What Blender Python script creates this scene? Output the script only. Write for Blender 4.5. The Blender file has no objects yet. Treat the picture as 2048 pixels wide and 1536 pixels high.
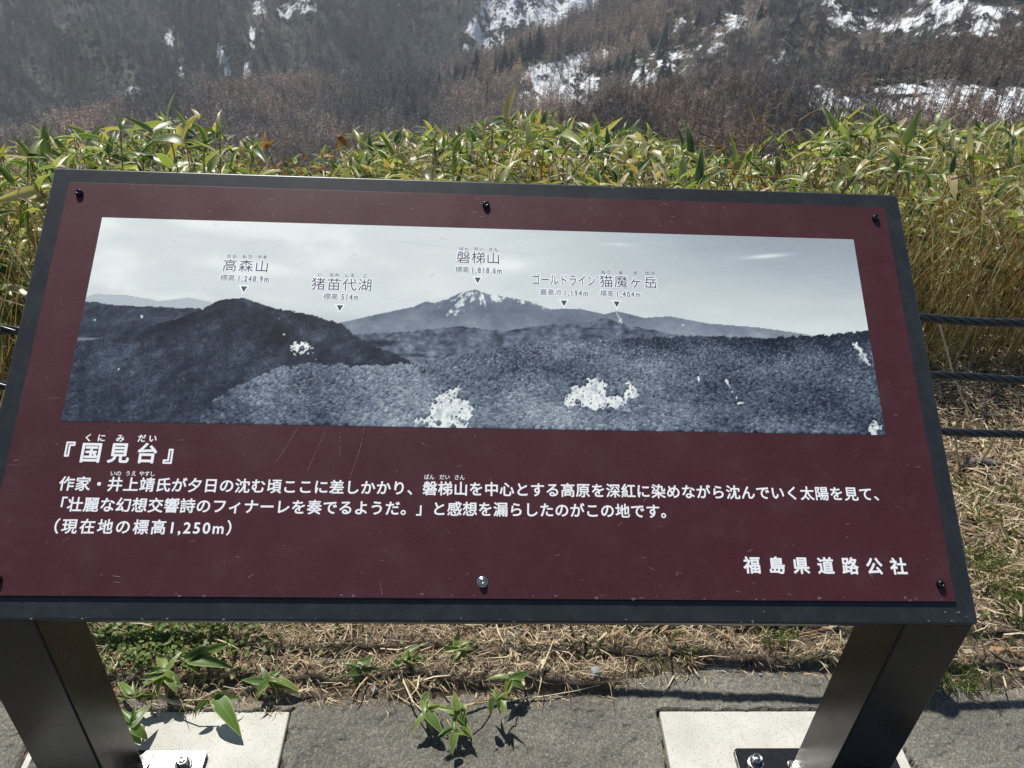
import bpy, math, random
import numpy as np
from mathutils import Vector, Matrix, Euler
rng = np.random.default_rng(7)
random.seed(7)
SC = bpy.context.scene
COL = SC.collection

# ------------------------------------------------------------------ camera
CAM = np.array([0.0, 0.0, 1.53])
FPX = 1605.0                      # focal length in pixels of a 2048 px wide frame
PITCH, ROLL, YAW = 0.6077, -0.0546, -0.061
def cam_axes(p, r, y):
    f0 = np.array([-math.sin(y), math.cos(y), 0]); r0 = np.array([math.cos(y), math.sin(y), 0]); u0 = np.array([0, 0, 1.0])
    f = math.cos(p) * f0 - math.sin(p) * u0
    d = -(math.sin(p) * f0 + math.cos(p) * u0)
    x = math.cos(r) * r0 + math.sin(r) * d
    yy = -math.sin(r) * r0 + math.cos(r) * d
    return x, yy, f
CX, CY, CF = cam_axes(PITCH, ROLL, YAW)
cd = bpy.data.cameras.new('camera'); cam = bpy.data.objects.new('camera', cd); COL.objects.link(cam)
cd.sensor_width = 36; cd.lens = FPX / 2048 * 36; cd.clip_start = 0.05; cd.clip_end = 9000
cam.matrix_world = Matrix(((CX[0], -CY[0], -CF[0], CAM[0]), (CX[1], -CY[1], -CF[1], CAM[1]), (CX[2], -CY[2], -CF[2], CAM[2]), (0, 0, 0, 1)))
SC.camera = cam
def ray(px, py):
    d = (px - 1024) / FPX * CX + (py - 768) / FPX * CY + CF
    return d
def at_z(px, py, z=0.0):
    d = ray(px, py); t = (z - CAM[2]) / d[2]; return CAM + t * d
def at_y(px, py, y):
    d = ray(px, py); return CAM + y / d[1] * d
def az_dep(px, py):
    d = ray(px, py); return math.atan2(d[0], d[1]), math.atan2(-d[2], math.hypot(d[0], d[1]))

# ------------------------------------------------------------------ light
SUN_EL, SUN_AZ = math.radians(57.8), math.radians(-23.5)      # azimuth measured from +Y towards +X
W = bpy.data.worlds.new('World'); SC.world = W; W.use_nodes = True
nt = W.node_tree; sky = nt.nodes.new('ShaderNodeTexSky'); sky.sky_type = 'NISHITA'; sky.sun_disc = False
sky.sun_elevation = SUN_EL; sky.sun_rotation = SUN_AZ; sky.altitude = 1250; sky.air_density = 1.0; sky.dust_density = 0.8
nt.links.new(sky.outputs[0], nt.nodes['Background'].inputs[0]); nt.nodes['Background'].inputs[1].default_value = 0.075
sl = bpy.data.lights.new('sun', 'SUN'); sl.energy = 5.0; sl.angle = math.radians(0.53); sl.color = (1.0, 0.955, 0.87)
so = bpy.data.objects.new('sun', sl); COL.objects.link(so)
sdir = Vector((math.sin(SUN_AZ) * math.cos(SUN_EL), math.cos(SUN_AZ) * math.cos(SUN_EL), math.sin(SUN_EL)))
so.rotation_euler = sdir.to_track_quat('Z', 'Y').to_euler(); so.location = (0, 0, 30)
SC.view_settings.view_transform = 'Standard'; SC.view_settings.look = 'None'
SC.view_settings.exposure = 0.30; SC.view_settings.gamma = 1.0; SC.view_settings.use_curve_mapping = False
SC.cycles.max_bounces = 6; SC.cycles.transparent_max_bounces = 6; SC.cycles.volume_bounces = 0

# ------------------------------------------------------------------ noise helpers
_T = [np.random.default_rng(100 + i).random((256, 256)) for i in range(8)]
def vn(x, y, s=0):
    x = np.asarray(x, float); y = np.asarray(y, float)
    xi = np.floor(x).astype(int); yi = np.floor(y).astype(int); fx = x - xi; fy = y - yi
    fx = fx * fx * (3 - 2 * fx); fy = fy * fy * (3 - 2 * fy); T = _T[s % 8]
    a = T[yi & 255, xi & 255]; b = T[yi & 255, (xi + 1) & 255]; c = T[(yi + 1) & 255, xi & 255]; d = T[(yi + 1) & 255, (xi + 1) & 255]
    return (a * (1 - fx) + b * fx) * (1 - fy) + (c * (1 - fx) + d * fx) * fy
def fbm(x, y, o=4, s=0, g=0.5):
    t = 0; a = 1; n = 0
    x = np.asarray(x); y = np.asarray(y)
    for i in range(o):
        c_, s_ = math.cos(.7 + i * 1.1), math.sin(.7 + i * 1.1)
        t = t + a * vn((x * c_ - y * s_) * 2 ** i + 17.3 * i, (x * s_ + y * c_) * 2 ** i + 9.1 * i, s + i); n += a; a *= g
    return t / n
def sstep(a, b, x):
    t = np.clip((x - a) / (b - a), 0, 1); return t * t * (3 - 2 * t)

# ------------------------------------------------------------------ mesh helpers
def tag(o, label=None, cat=None, group=None, kind=None):
    if label: o['label'] = label
    if cat: o['category'] = cat
    if group: o['group'] = group
    if kind: o['kind'] = kind
    return o
def link(name, data, parent=None, mat=None):
    o = bpy.data.objects.new(name, data); COL.objects.link(o)
    if parent is not None: o.parent = parent
    if mat is not None and data is not None and not data.materials: data.materials.append(mat)
    return o
def empty(name, loc=(0, 0, 0), rot=(0, 0, 0)):
    o = bpy.data.objects.new(name, None); COL.objects.link(o); o.location = loc; o.rotation_euler = rot; o.empty_display_size = 0.05
    return o
def mesh(name, verts, faces, uv=None, smooth=False, fattr=None, vattr=None, mats=None, midx=None):
    """faces: numpy (N,k) array or list of lists"""
    verts = np.asarray(verts, np.float32).reshape(-1, 3)
    m = bpy.data.meshes.new(name)
    if isinstance(faces, np.ndarray):
        n, k = faces.shape
        m.vertices.add(len(verts)); m.vertices.foreach_set('co', verts.ravel())
        m.loops.add(n * k); m.loops.foreach_set('vertex_index', faces.astype(np.int32).ravel())
        m.polygons.add(n); m.polygons.foreach_set('loop_start', np.arange(0, n * k, k, dtype=np.int32))
        try: m.polygons.foreach_set('loop_total', np.full(n, k, np.int32))
        except Exception: pass
        m.update(calc_edges=True)
    else:
        m.from_pydata([tuple(map(float, v)) for v in verts], [], [tuple(int(i) for i in f) for f in faces]); m.update()
    if smooth: m.polygons.foreach_set('use_smooth', np.ones(len(m.polygons), bool))
    if uv is not None:
        l = m.uv_layers.new(name='UVMap'); vi = np.zeros(len(m.loops), np.int32); m.loops.foreach_get('vertex_index', vi)
        l.data.foreach_set('uv', np.asarray(uv, np.float32)[vi].ravel())
    for k_, v_ in (vattr or {}).items():
        a = m.attributes.new(k_, 'FLOAT', 'POINT'); a.data.foreach_set('value', np.asarray(v_, np.float32).ravel())
    for k_, v_ in (fattr or {}).items():
        a = m.attributes.new(k_, 'FLOAT', 'FACE'); a.data.foreach_set('value', np.asarray(v_, np.float32).ravel())
    for x in (mats or []): m.materials.append(x)
    if midx is not None: m.polygons.foreach_set('material_index', np.asarray(midx, np.int32))
    return m
class MB:
    def __init__(s): s.v = []; s.f = []
    def add(s, v, f):
        b = len(s.v); s.v += [tuple(p) for p in v]; s.f += [tuple(i + b for i in q) for q in f]
    def box(s, c, d, M=None):
        x, y, z = d[0] / 2, d[1] / 2, d[2] / 2
        v = [Vector((sx * x, sy * y, sz * z)) for sz in (-1, 1) for sy in (-1, 1) for sx in (-1, 1)]
        v = [(M @ p if M else p) + Vector(c) for p in v]
        s.add(v, [(0, 2, 3, 1), (4, 5, 7, 6), (0, 1, 5, 4), (2, 6, 7, 3), (0, 4, 6, 2), (1, 3, 7, 5)])
    def lathe(s, prof, n=16, M=None):
        v = []; f = []
        for r, z in prof:
            for i in range(n):
                a = 2 * math.pi * i / n; p = Vector((r * math.cos(a), r * math.sin(a), z)); v.append(M @ p if M else p)
        for j in range(len(prof) - 1):
            for i in range(n):
                k = (i + 1) % n; f.append((j * n + i, j * n + k, (j + 1) * n + k, (j + 1) * n + i))
        f.append(tuple(range(n))[::-1]); f.append(tuple((len(prof) - 1) * n + i for i in range(n)))
        s.add(v, f)
    def tube(s, pts, rad, n=6, caps=True):
        pts = [Vector(p) for p in pts]; v = []; f = []
        up = Vector((0.13, 0.31, 0.94))
        for i, p in enumerate(pts):
            t = (pts[min(i + 1, len(pts) - 1)] - pts[max(i - 1, 0)]).normalized()
            a = t.cross(up)
            if a.length < 1e-4: a = t.cross(Vector((1, 0, 0)))
            a.normalize(); b = t.cross(a); r = rad[i] if hasattr(rad, '__len__') else rad
            for k in range(n):
                q = 2 * math.pi * k / n; v.append(p + a * (r * math.cos(q)) + b * (r * math.sin(q)))
        for i in range(len(pts) - 1):
            for k in range(n):
                j = (k + 1) % n; f.append((i * n + k, i * n + j, (i + 1) * n + j, (i + 1) * n + k))
        if caps: f.append(tuple(range(n))[::-1]); f.append(tuple((len(pts) - 1) * n + k for k in range(n)))
        s.add(v, f)
    def mesh(s, name, smooth=False): return mesh(name, s.v, s.f, smooth=smooth)
    def build(s, name, mat, parent=None, smooth=False, bevel=0):
        o = link(name, s.mesh(name, smooth), parent, mat)
        if bevel:
            b = o.modifiers.new('edge', 'BEVEL'); b.width = bevel; b.segments = 3; b.limit_method = 'ANGLE'; b.angle_limit = math.radians(40)
            for p in o.data.polygons: p.use_smooth = True
            w = o.modifiers.new('wn', 'WEIGHTED_NORMAL'); w.keep_sharp = True
        return o
def grid(xs, ys, zf):
    X, Y = np.meshgrid(xs, ys); Z = zf(X, Y); nx, ny = len(xs), len(ys)
    v = np.stack([X.ravel(), Y.ravel(), Z.ravel()], 1); i = np.arange(nx * ny).reshape(ny, nx)
    f = np.stack([i[:-1, :-1].ravel(), i[:-1, 1:].ravel(), i[1:, 1:].ravel(), i[1:, :-1].ravel()], 1)
    return v, f

# ------------------------------------------------------------------ materials
def new_mat(name):
    m = bpy.data.materials.new(name); m.use_nodes = True; n = m.node_tree; return m, n, n.nodes['Principled BSDF']
def N(n, t, **k):
    x = n.nodes.new(t)
    for a, b in k.items():
        if a.startswith('i_'): x.inputs[a[2:]].default_value = b
        else: setattr(x, a, b)
    return x
def coords(n, kind='Object', scale=(1, 1, 1)):
    t = N(n, 'ShaderNodeTexCoord'); m = N(n, 'ShaderNodeMapping'); m.inputs['Scale'].default_value = scale
    n.links.new(t.outputs[kind], m.inputs['Vector']); return m.outputs[0]
def noise(n, vec, scale, detail=4, rough=0.55, out='Fac'):
    x = N(n, 'ShaderNodeTexNoise'); x.inputs['Scale'].default_value = scale; x.inputs['Detail'].default_value = detail; x.inputs['Roughness'].default_value = rough
    if vec is not None: n.links.new(vec, x.inputs['Vector'])
    return x.outputs[out]
def ramp(n, src, stops, interp='LINEAR'):
    r = N(n, 'ShaderNodeValToRGB'); e = r.color_ramp.elements; r.color_ramp.interpolation = interp
    while len(e) < len(stops): e.new(0.5)
    for i, (p, c) in enumerate(stops):
        e[i].position = p; e[i].color = (*c, 1) if hasattr(c, '__len__') else (c, c, c, 1)
    n.links.new(src, r.inputs[0]); return r.outputs[0]
def mix(n, fac, a, b, mode='MIX'):
    x = N(n, 'ShaderNodeMix', data_type='RGBA', blend_type=mode)
    for s, v in ((0, fac), (6, a), (7, b)):
        if isinstance(v, bpy.types.NodeSocket): n.links.new(v, x.inputs[s])
        elif hasattr(v, '__len__'): x.inputs[s].default_value = (*v, 1)
        else: x.inputs[s].default_value = v if s == 0 else (v, v, v, 1)
    return x.outputs[2]
def bump(n, p, h, strength=0.3, dist=0.002, prev=None):
    b = N(n, 'ShaderNodeBump'); b.inputs['Strength'].default_value = strength; b.inputs['Distance'].default_value = dist
    n.links.new(h, b.inputs['Height'])
    if prev is not None: n.links.new(prev, b.inputs['Normal'])
    n.links.new(b.outputs[0], p.inputs['Normal']); return b.outputs[0]
def math_(n, op, a, b=None):
    x = N(n, 'ShaderNodeMath', operation=op)
    for i, v in enumerate((a, b)):
        if v is None: continue
        if isinstance(v, bpy.types.NodeSocket): n.links.new(v, x.inputs[i])
        else: x.inputs[i].default_value = v
    return x.outputs[0]
def attr(n, name, out='Fac'):
    a = N(n, 'ShaderNodeAttribute', attribute_name=name); return a.outputs[out]

def m_asphalt():
    m, n, p = new_mat('asphalt'); v = coords(n)
    a = ramp(n, noise(n, v, 330, 3, .75), [(.30, (.08, .077, .066)), (.5, (.165, .157, .135)), (.70, (.27, .258, .22))])
    b = ramp(n, noise(n, v, 6, 4), [(.3, .78), (.7, 1.12)])
    vc = N(n, 'ShaderNodeTexVoronoi'); vc.inputs['Scale'].default_value = 230; n.links.new(v, vc.inputs['Vector'])
    a = mix(n, .42, a, ramp(n, vc.outputs['Color'], [(.1, (.08, .077, .067)), (.5, (.165, .158, .135)), (.85, (.30, .285, .24)), (1, (.46, .44, .38))])); a = mix(n, 1, a, ramp(n, vc.outputs['Distance'], [(.25, 1.10), (.65, .72)]), 'MULTIPLY')
    c = mix(n, 1, a, b, 'MULTIPLY')
    vo = N(n, 'ShaderNodeTexVoronoi'); vo.inputs['Scale'].default_value = 160; n.links.new(v, vo.inputs['Vector'])
    sp = ramp(n, vo.outputs['Distance'], [(.05, 1), (.13, 0)]); sel = ramp(n, vo.outputs['Color'], [(.80, 0), (.84, 1)])
    c = mix(n, mix(n, 1, sp, sel, 'MULTIPLY'), c, (.42, .40, .33))
    y = noise(n, v, 90, 2); c = mix(n, ramp(n, y, [(.62, 0), (.7, .35)]), c, (.24, .22, .12))
    ce = N(n, 'ShaderNodeTexVoronoi', feature='DISTANCE_TO_EDGE'); ce.inputs['Scale'].default_value = 2.2; n.links.new(mix(n, .12, v, noise(n, v, 9, 5, .7, 'Color')), ce.inputs['Vector'])
    ck = ramp(n, math_(n, 'ADD', ce.outputs['Distance'], math_(n, 'MULTIPLY', ramp(n, noise(n, v, 3.1, 3), [(.45, 1), (.6, 0)]), .05)), [(.004, .35), (.009, 1)]); c = mix(n, 1, c, ck, 'MULTIPLY')
    st = ramp(n, noise(n, v, 2.3, 5, .6), [(.42, .80), (.58, 1.06)]); c = mix(n, 1, c, st, 'MULTIPLY')
    n.links.new(c, p.inputs['Base Color']); p.inputs['Roughness'].default_value = .85
    bb = bump(n, p, math_(n, 'MULTIPLY', vc.outputs['Distance'], -1.0), .55, .0025); bump(n, p, noise(n, v, 60, 4), .35, .004, bb); return m
def m_concrete():
    m, n, p = new_mat('concrete'); v = coords(n)
    c = ramp(n, noise(n, v, 9, 5), [(.3, (.46, .455, .42)), (.7, (.60, .595, .55))]); c = mix(n, ramp(n, noise(n, v, 28, 6, .7), [(.55, 0), (.75, .35)]), c, (.30, .27, .21))
    d = ramp(n, noise(n, v, 320, 2, .8), [(.28, .35), (.42, 1)])
    c = mix(n, 1, c, d, 'MULTIPLY'); n.links.new(c, p.inputs['Base Color']); p.inputs['Roughness'].default_value = .8
    bump(n, p, noise(n, v, 240, 4), .5, .0015); return m
def m_soil():
    m, n, p = new_mat('soil'); v = coords(n)
    c = ramp(n, noise(n, v, 40, 6, .7), [(.32, (.05, .037, .025)), (.48, (.17, .13, .09)), (.62, (.33, .26, .18)), (.74, (.50, .42, .30))])
    g = ramp(n, noise(n, v, 5, 4), [(.54, 0), (.68, .5)]); g2 = ramp(n, noise(n, v, 70, 3), [(.4, .2), (.6, 1)])
    c = mix(n, mix(n, 1, g, g2, 'MULTIPLY'), c, (.09, .13, .03))
    n.links.new(c, p.inputs['Base Color']); p.inputs['Roughness'].default_value = .95
    bb = bump(n, p, noise(n, v, 190, 5, .75), 1, .012); bump(n, p, noise(n, v, 45, 4), 1, .02, bb); return m
def m_hill(name, dark, mid, light, scale=1.0):
    m, n, p = new_mat(name); v = coords(n)
    c = ramp(n, noise(n, v, .12 * scale, 6, .65), [(.32, dark), (.5, mid), (.68, light)])
    c = mix(n, ramp(n, noise(n, v, .018 * scale, 4), [(.45, 0), (.6, .8)]), c, mix(n, ramp(n, noise(n, v, .3 * scale, 3), [(.4, 0), (.6, 1)]), (.02, .03, .018), (.05, .065, .035)))
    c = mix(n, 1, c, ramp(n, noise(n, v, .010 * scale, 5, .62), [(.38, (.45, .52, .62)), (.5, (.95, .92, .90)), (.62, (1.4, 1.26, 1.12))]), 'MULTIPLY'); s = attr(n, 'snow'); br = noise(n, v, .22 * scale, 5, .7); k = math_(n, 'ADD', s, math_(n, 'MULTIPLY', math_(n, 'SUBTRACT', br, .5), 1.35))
    k = ramp(n, k, [(.42, 0), (.66, 1)])
    c = mix(n, k, c, (.70, .73, .77)); n.links.new(c, p.inputs['Base Color']); p.inputs['Roughness'].default_value = .9
    p.inputs['Specular IOR Level'].default_value = .1
    bump(n, p, noise(n, v, .25 * scale, 5), .8, 3.0 / scale); return m
def m_leaf(name='bamboo_leaf', stops=None, margin=.6):
    m, n, p = new_mat(name); uvn = N(n, 'ShaderNodeUVMap', uv_map='UVMap'); sp = N(n, 'ShaderNodeSeparateXYZ'); n.links.new(uvn.outputs[0], sp.inputs[0])
    oi = N(n, 'ShaderNodeObjectInfo'); r = math_(n, 'FRACT', math_(n, 'ADD', attr(n, 'rnd'), math_(n, 'MULTIPLY', oi.outputs['Random'], 1.0)))
    base = ramp(n, r, stops or [(0, (.03, .08, .02)), (.22, (.075, .15, .035)), (.45, (.17, .25, .07)), (.66, (.30, .37, .13)), (.77, (.44, .47, .25)), (.84, (.38, .32, .07)), (.93, (.70, .62, .38)), (1.0, (.46, .28, .10))])
    # pale dry margin and tip
    e = math_(n, 'ABSOLUTE', math_(n, 'SUBTRACT', sp.outputs[1], .5)); nz = noise(n, coords(n, 'Object', (14, 14, 14)), 5, 3)
    k = math_(n, 'ADD', math_(n, 'ADD', e, math_(n, 'MULTIPLY', nz, .10)), math_(n, 'MULTIPLY', math_(n, 'POWER', sp.outputs[0], 6), .25))
    mk = ramp(n, k, [(.45, 0), (.51, margin)]); c = mix(n, mk, base, (.68, .60, .38))
    rib = math_(n, 'SINE', math_(n, 'MULTIPLY', sp.outputs[1], 75)); c = mix(n, 1, c, ramp(n, rib, [(0, .86), (1, 1.0)]), 'MULTIPLY')
    mr = ramp(n, e, [(0, 1), (.035, 0)]); c = mix(n, math_(n, 'MULTIPLY', mr, .6), c, (.34, .36, .14))
    n.links.new(c, p.inputs['Base Color']); p.inputs['Roughness'].default_value = .36; p.inputs['Specular IOR Level'].default_value = .65
    bump(n, p, rib, .12, .0004)
    tr = N(n, 'ShaderNodeBsdfTranslucent'); n.links.new(mix(n, 1, c, (1.25, 1.35, .55), 'MULTIPLY'), tr.inputs[0])
    ms = N(n, 'ShaderNodeMixShader'); ms.inputs[0].default_value = .38
    n.links.new(p.outputs[0], ms.inputs[1]); n.links.new(tr.outputs[0], ms.inputs[2]); n.links.new(ms.outputs[0], n.nodes['Material Output'].inputs[0]); return m
def m_straw(name, stops, rough=.7, trans=0.0, place=0):
    m, n, p = new_mat(name); oi = N(n, 'ShaderNodeObjectInfo')
    r = math_(n, 'FRACT', math_(n, 'ADD', attr(n, 'rnd'), oi.outputs['Random']))
    c = ramp(n, r, stops)
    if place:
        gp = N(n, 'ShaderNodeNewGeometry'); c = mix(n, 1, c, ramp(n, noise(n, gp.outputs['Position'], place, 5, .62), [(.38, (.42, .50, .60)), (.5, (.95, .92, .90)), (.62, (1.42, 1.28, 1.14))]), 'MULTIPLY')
    else: c = mix(n, 1, c, ramp(n, noise(n, coords(n), 90, 3), [(.3, .7), (.7, 1.15)]), 'MULTIPLY')
    n.links.new(c, p.inputs['Base Color']); p.inputs['Roughness'].default_value = rough
    if trans:
        tr = N(n, 'ShaderNodeBsdfTranslucent'); n.links.new(c, tr.inputs[0]); ms = N(n, 'ShaderNodeMixShader'); ms.inputs[0].default_value = trans
        n.links.new(p.outputs[0], ms.inputs[1]); n.links.new(tr.outputs[0], ms.inputs[2]); n.links.new(ms.outputs[0], n.nodes['Material Output'].inputs[0])
    return m
def m_plain(name, col, rough=.5, metal=0.0, spec=.5, vary=.12, scale=30, bmp=0.0):
    m, n, p = new_mat(name); v = coords(n)
    c = mix(n, 1, col, ramp(n, noise(n, v, scale, 4), [(.25, 1 - vary), (.75, 1 + vary)]), 'MULTIPLY'); n.links.new(c, p.inputs['Base Color'])
    n.links.new(ramp(n, noise(n, v, scale * 1.7, 3), [(.3, max(rough - .06, .02)), (.7, min(rough + .06, 1))]), p.inputs['Roughness'])
    p.inputs['Metallic'].default_value = metal; p.inputs['Specular IOR Level'].default_value = spec
    if bmp: bump(n, p, noise(n, v, scale * 6, 3), bmp, .001)
    return m
def m_panel():
    m, n, p = new_mat('maroon_panel'); v = coords(n)
    c = mix(n, ramp(n, noise(n, v, 3, 4), [(.3, 0), (.7, 1)]), (.055, .0128, .0178), (.066, .0162, .0225))
    d = ramp(n, noise(n, v, 18, 6, .75), [(.5, 0), (.8, .07)]); c = mix(n, d, c, (.30, .24, .24))
    vo = N(n, 'ShaderNodeTexVoronoi'); vo.inputs['Scale'].default_value = 85; n.links.new(v, vo.inputs['Vector'])
    s = mix(n, 1, ramp(n, vo.outputs['Distance'], [(.05, 1), (.16, 0)]), ramp(n, vo.outputs['Color'], [(.80, 0), (.92, .40)]), 'MULTIPLY')
    c = mix(n, s, c, (.38, .34, .30))
    fine = ramp(n, noise(n, v, 700, 2, .8), [(.60, 0), (.72, .16)]); c = mix(n, fine, c, (.3, .28, .27))
    sv = coords(n, 'Object', (16, 300, 1)); sc = ramp(n, noise(n, sv, 1.0, 2, .8), [(.73, 0), (.76, .22)]); c = mix(n, sc, c, (.4, .36, .36))
    n.links.new(c, p.inputs['Base Color']); n.links.new(ramp(n, noise(n, v, 12, 4), [(.3, .42), (.7, .52)]), p.inputs['Roughness'])
    p.inputs['Specular IOR Level'].default_value = .34
    bump(n, p, noise(n, v, 500, 3), .25, .0004); return m
def m_frame():
    m, n, p = new_mat('powder_coated_steel'); v = coords(n)
    c = mix(n, ramp(n, noise(n, v, 25, 5, .7), [(.45, 0), (.85, .25)]), (.018, .021, .024), (.10, .115, .115))
    fine = ramp(n, noise(n, v, 800, 2, .8), [(.6, 0), (.75, .12)]); c = mix(n, fine, c, (.3, .32, .33))
    n.links.new(c, p.inputs['Base Color']); p.inputs['Roughness'].default_value = .34; p.inputs['Specular IOR Level'].default_value = .5
    bump(n, p, noise(n, v, 600, 2), .2, .0003); return m
def m_leg():
    m, n, p = new_mat('satin_dark_steel'); v = coords(n)
    c = mix(n, ramp(n, noise(n, v, 14, 5), [(.45, 0), (.8, .2)]), (.011, .010, .009), (.04, .036, .03))
    n.links.new(c, p.inputs['Base Color']); n.links.new(ramp(n, noise(n, v, 9, 3), [(.3, .24), (.7, .34)]), p.inputs['Roughness'])
    p.inputs['Specular IOR Level'].default_value = .36; bump(n, p, noise(n, v, 500, 2), .12, .0003); return m
def m_print():
    m, n, p = new_mat('printed_panorama'); a = attr(n, 'ink', 'Color')
    n.links.new(a, p.inputs['Base Color']); p.inputs['Roughness'].default_value = .45; p.inputs['Specular IOR Level'].default_value = .35; return m
MAT = dict(asphalt=m_asphalt(), concrete=m_concrete(), soil=m_soil(), leaf=m_leaf(), panel=m_panel(), frame=m_frame(), leg=m_leg(), pprint=m_print())
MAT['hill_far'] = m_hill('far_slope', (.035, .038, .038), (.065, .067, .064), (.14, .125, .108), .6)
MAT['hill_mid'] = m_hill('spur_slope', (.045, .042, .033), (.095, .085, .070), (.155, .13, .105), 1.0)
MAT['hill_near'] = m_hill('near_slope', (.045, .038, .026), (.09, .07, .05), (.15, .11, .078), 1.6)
STRAW = [(0, (.50, .41, .25)), (.25, (.74, .64, .43)), (.42, (.30, .20, .115)), (.56, (.20, .13, .075)), (.72, (.60, .51, .34)), (.88, (.34, .18, .08)), (1, (.14, .10, .07))]
MAT['straw'] = m_straw('dry_straw', STRAW, .6, .15)
MAT['culm'] = m_straw('bamboo_culm', [(0, (.58, .46, .20)), (.2, (.30, .30, .09)), (.4, (.66, .56, .32)), (.6, (.42, .26, .08)), (.8, (.24, .12, .045)), (1, (.44, .40, .15))], .45, .25)
MAT['grass'] = m_straw('green_grass', [(0, (.07, .13, .02)), (.5, (.13, .21, .04)), (.85, (.20, .26, .06)), (1, (.32, .28, .12))], .5, .4)
MAT['white_ink'] = m_plain('white_ink', (.90, .92, .93), .5, vary=.02)
MAT['navy_ink'] = m_plain('navy_ink', (.05, .06, .10), .5, vary=.1)
MAT['grey_ink'] = m_plain('grey_ink', (.15, .18, .23), .5, vary=.1)
MAT['halo_ink'] = m_plain('pale_ink', (.96, .98, .98), .5, vary=.01)
MAT['screw'] = m_plain('blackened_screw', (.02, .022, .026), .22, metal=.6)
MAT['zinc'] = m_plain('zinc_plated', (.55, .55, .52), .25, metal=1.0, vary=.2, scale=200)
MAT['rope'] = m_plain('coated_wire', (.012, .017, .019), .3, spec=.55, vary=.35, scale=160)
MAT['post'] = m_plain('dark_post_paint', (.05, .035, .025), .5, vary=.2)
MAT['plate'] = m_plain('black_plate_paint', (.012, .012, .013), .22, spec=.6, vary=.2, scale=60)
MAT['dust'] = m_plain('dusty_scratch', (.36, .33, .30), .8, vary=.3, scale=300)
MAT['chip'] = m_plain('chipped_primer', (.20, .25, .24), .7, vary=.6, scale=300)
MAT['stone'] = m_plain('grey_stone', (.24, .25, .26), .8, vary=.35, scale=60, bmp=.5)
MAT['bark'] = m_plain('weathered_bark', (.16, .14, .125), .9, vary=.4, scale=60, bmp=.8)
MAT['twig'] = m_straw('shrub_twig', [(0, (.13, .085, .045)), (.5, (.24, .14, .05)), (.8, (.16, .12, .085)), (1, (.30, .19, .07))], .7)
MAT['orange_leaf'] = m_straw('dead_orange_leaf', [(0, (.36, .17, .03)), (.5, (.48, .25, .05)), (1, (.28, .12, .03))], .6, .35)
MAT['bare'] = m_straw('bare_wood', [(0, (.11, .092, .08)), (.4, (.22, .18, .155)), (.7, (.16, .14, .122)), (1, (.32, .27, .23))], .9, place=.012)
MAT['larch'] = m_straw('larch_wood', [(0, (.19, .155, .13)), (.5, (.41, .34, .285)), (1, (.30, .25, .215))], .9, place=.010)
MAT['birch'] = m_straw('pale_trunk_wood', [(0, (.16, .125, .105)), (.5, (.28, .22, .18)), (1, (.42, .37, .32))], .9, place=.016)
MAT['needle'] = m_straw('dark_needles', [(0, (.010, .030, .009)), (.6, (.017, .048, .013)), (1, (.035, .08, .02))], .8)

# ------------------------------------------------------------------ ground
EDX = [-6, -1.2, -.85, -.36, -.05, .29, .41, .63, .79, 1.11, 1.6, 3, 8]
EDY = [1.0, .985, .985, 1.01, 1.008, 1.022, 1.062, 1.088, 1.08, 1.035, 1.05, 1.06, 1.05]
def soil_edge(x): return np.interp(x, EDX, EDY) + (vn(x * 14, x * 0, 1) - .5) * .022 + (vn(x * 55, x * 0, 2) - .5) * .01
def ground_z(x, y):
    e = soil_edge(x); t = y - e
    z = np.where(t < 0, -.012, np.minimum(t * .35, .012)) + sstep(0, .03, t) * ((fbm(x * 9, y * 9, 4, 1) - .45) * .035)
    z = z + sstep(1.15, 1.5, y) * .0
    d = np.maximum(y - 2.5, 0)
    z = z - np.where(d < 8, .33 * d * sstep(0, 1.2, d), .33 * 8 + (d - 8) * .72) 
    z = z + sstep(3, 14, y) * (fbm(x * .12, y * .12, 3, 3) - .5) * np.minimum(y * .06, 4)
    return z
xs = np.unique(np.concatenate([np.linspace(-260, -12, 20), np.linspace(-12, -2.7, 26), np.linspace(-2.7, 3.9, 480), np.linspace(3.9, 14, 26), np.linspace(14, 260, 20)]))
ys = np.unique(np.concatenate([np.linspace(-60, .8, 8), np.linspace(.9, 2.7, 190), np.linspace(2.7, 12, 50), np.linspace(12, 170, 34)]))
v, f = grid(xs, ys, ground_z)
link('ground', mesh('ground', v, f, smooth=True), None, MAT['soil'])['kind'] = 'structure'

PADS = [(-.853, -.364, .485, .9905), (.4115, .905, .485, .9905)]
def asph_z(x, y):
    z = .004 + (fbm(x * 22, y * 22, 3, 2) - .5) * .006 + (fbm(x * 150, y * 150, 2, 3, .8) - .5) * .003 - .003 * sstep(.62, .72, fbm(x * 40, y * 40, 2, 6))
    for (a, b, c, d) in PADS:
        rag = (vn(x * 45, y * 45, 5) - .5) * .014
        m = (x > a - .007 + rag) & (x < b + .007 + rag) & (y > c - .007 + rag) & (y < d + .002 + rag * .8)
        z = np.where(m, -.03, z)
    return z
xs = np.unique(np.concatenate([np.linspace(-80, -2, 14), np.linspace(-2, -1.0, 60), np.linspace(-1.0, 1.35, 760), np.linspace(1.35, 2.6, 80), np.linspace(2.6, 80, 14)]))
ys = np.unique(np.concatenate([np.linspace(-30, .4, 12), np.linspace(.4, .82, 70), np.linspace(.82, 1.14, 150), np.linspace(1.14, 1.3, 6)]))
v, f = grid(xs, ys, asph_z)
link('asphalt_path', mesh('asphalt_path', v, f, smooth=True), None, MAT['asphalt'])['kind'] = 'structure'
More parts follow.
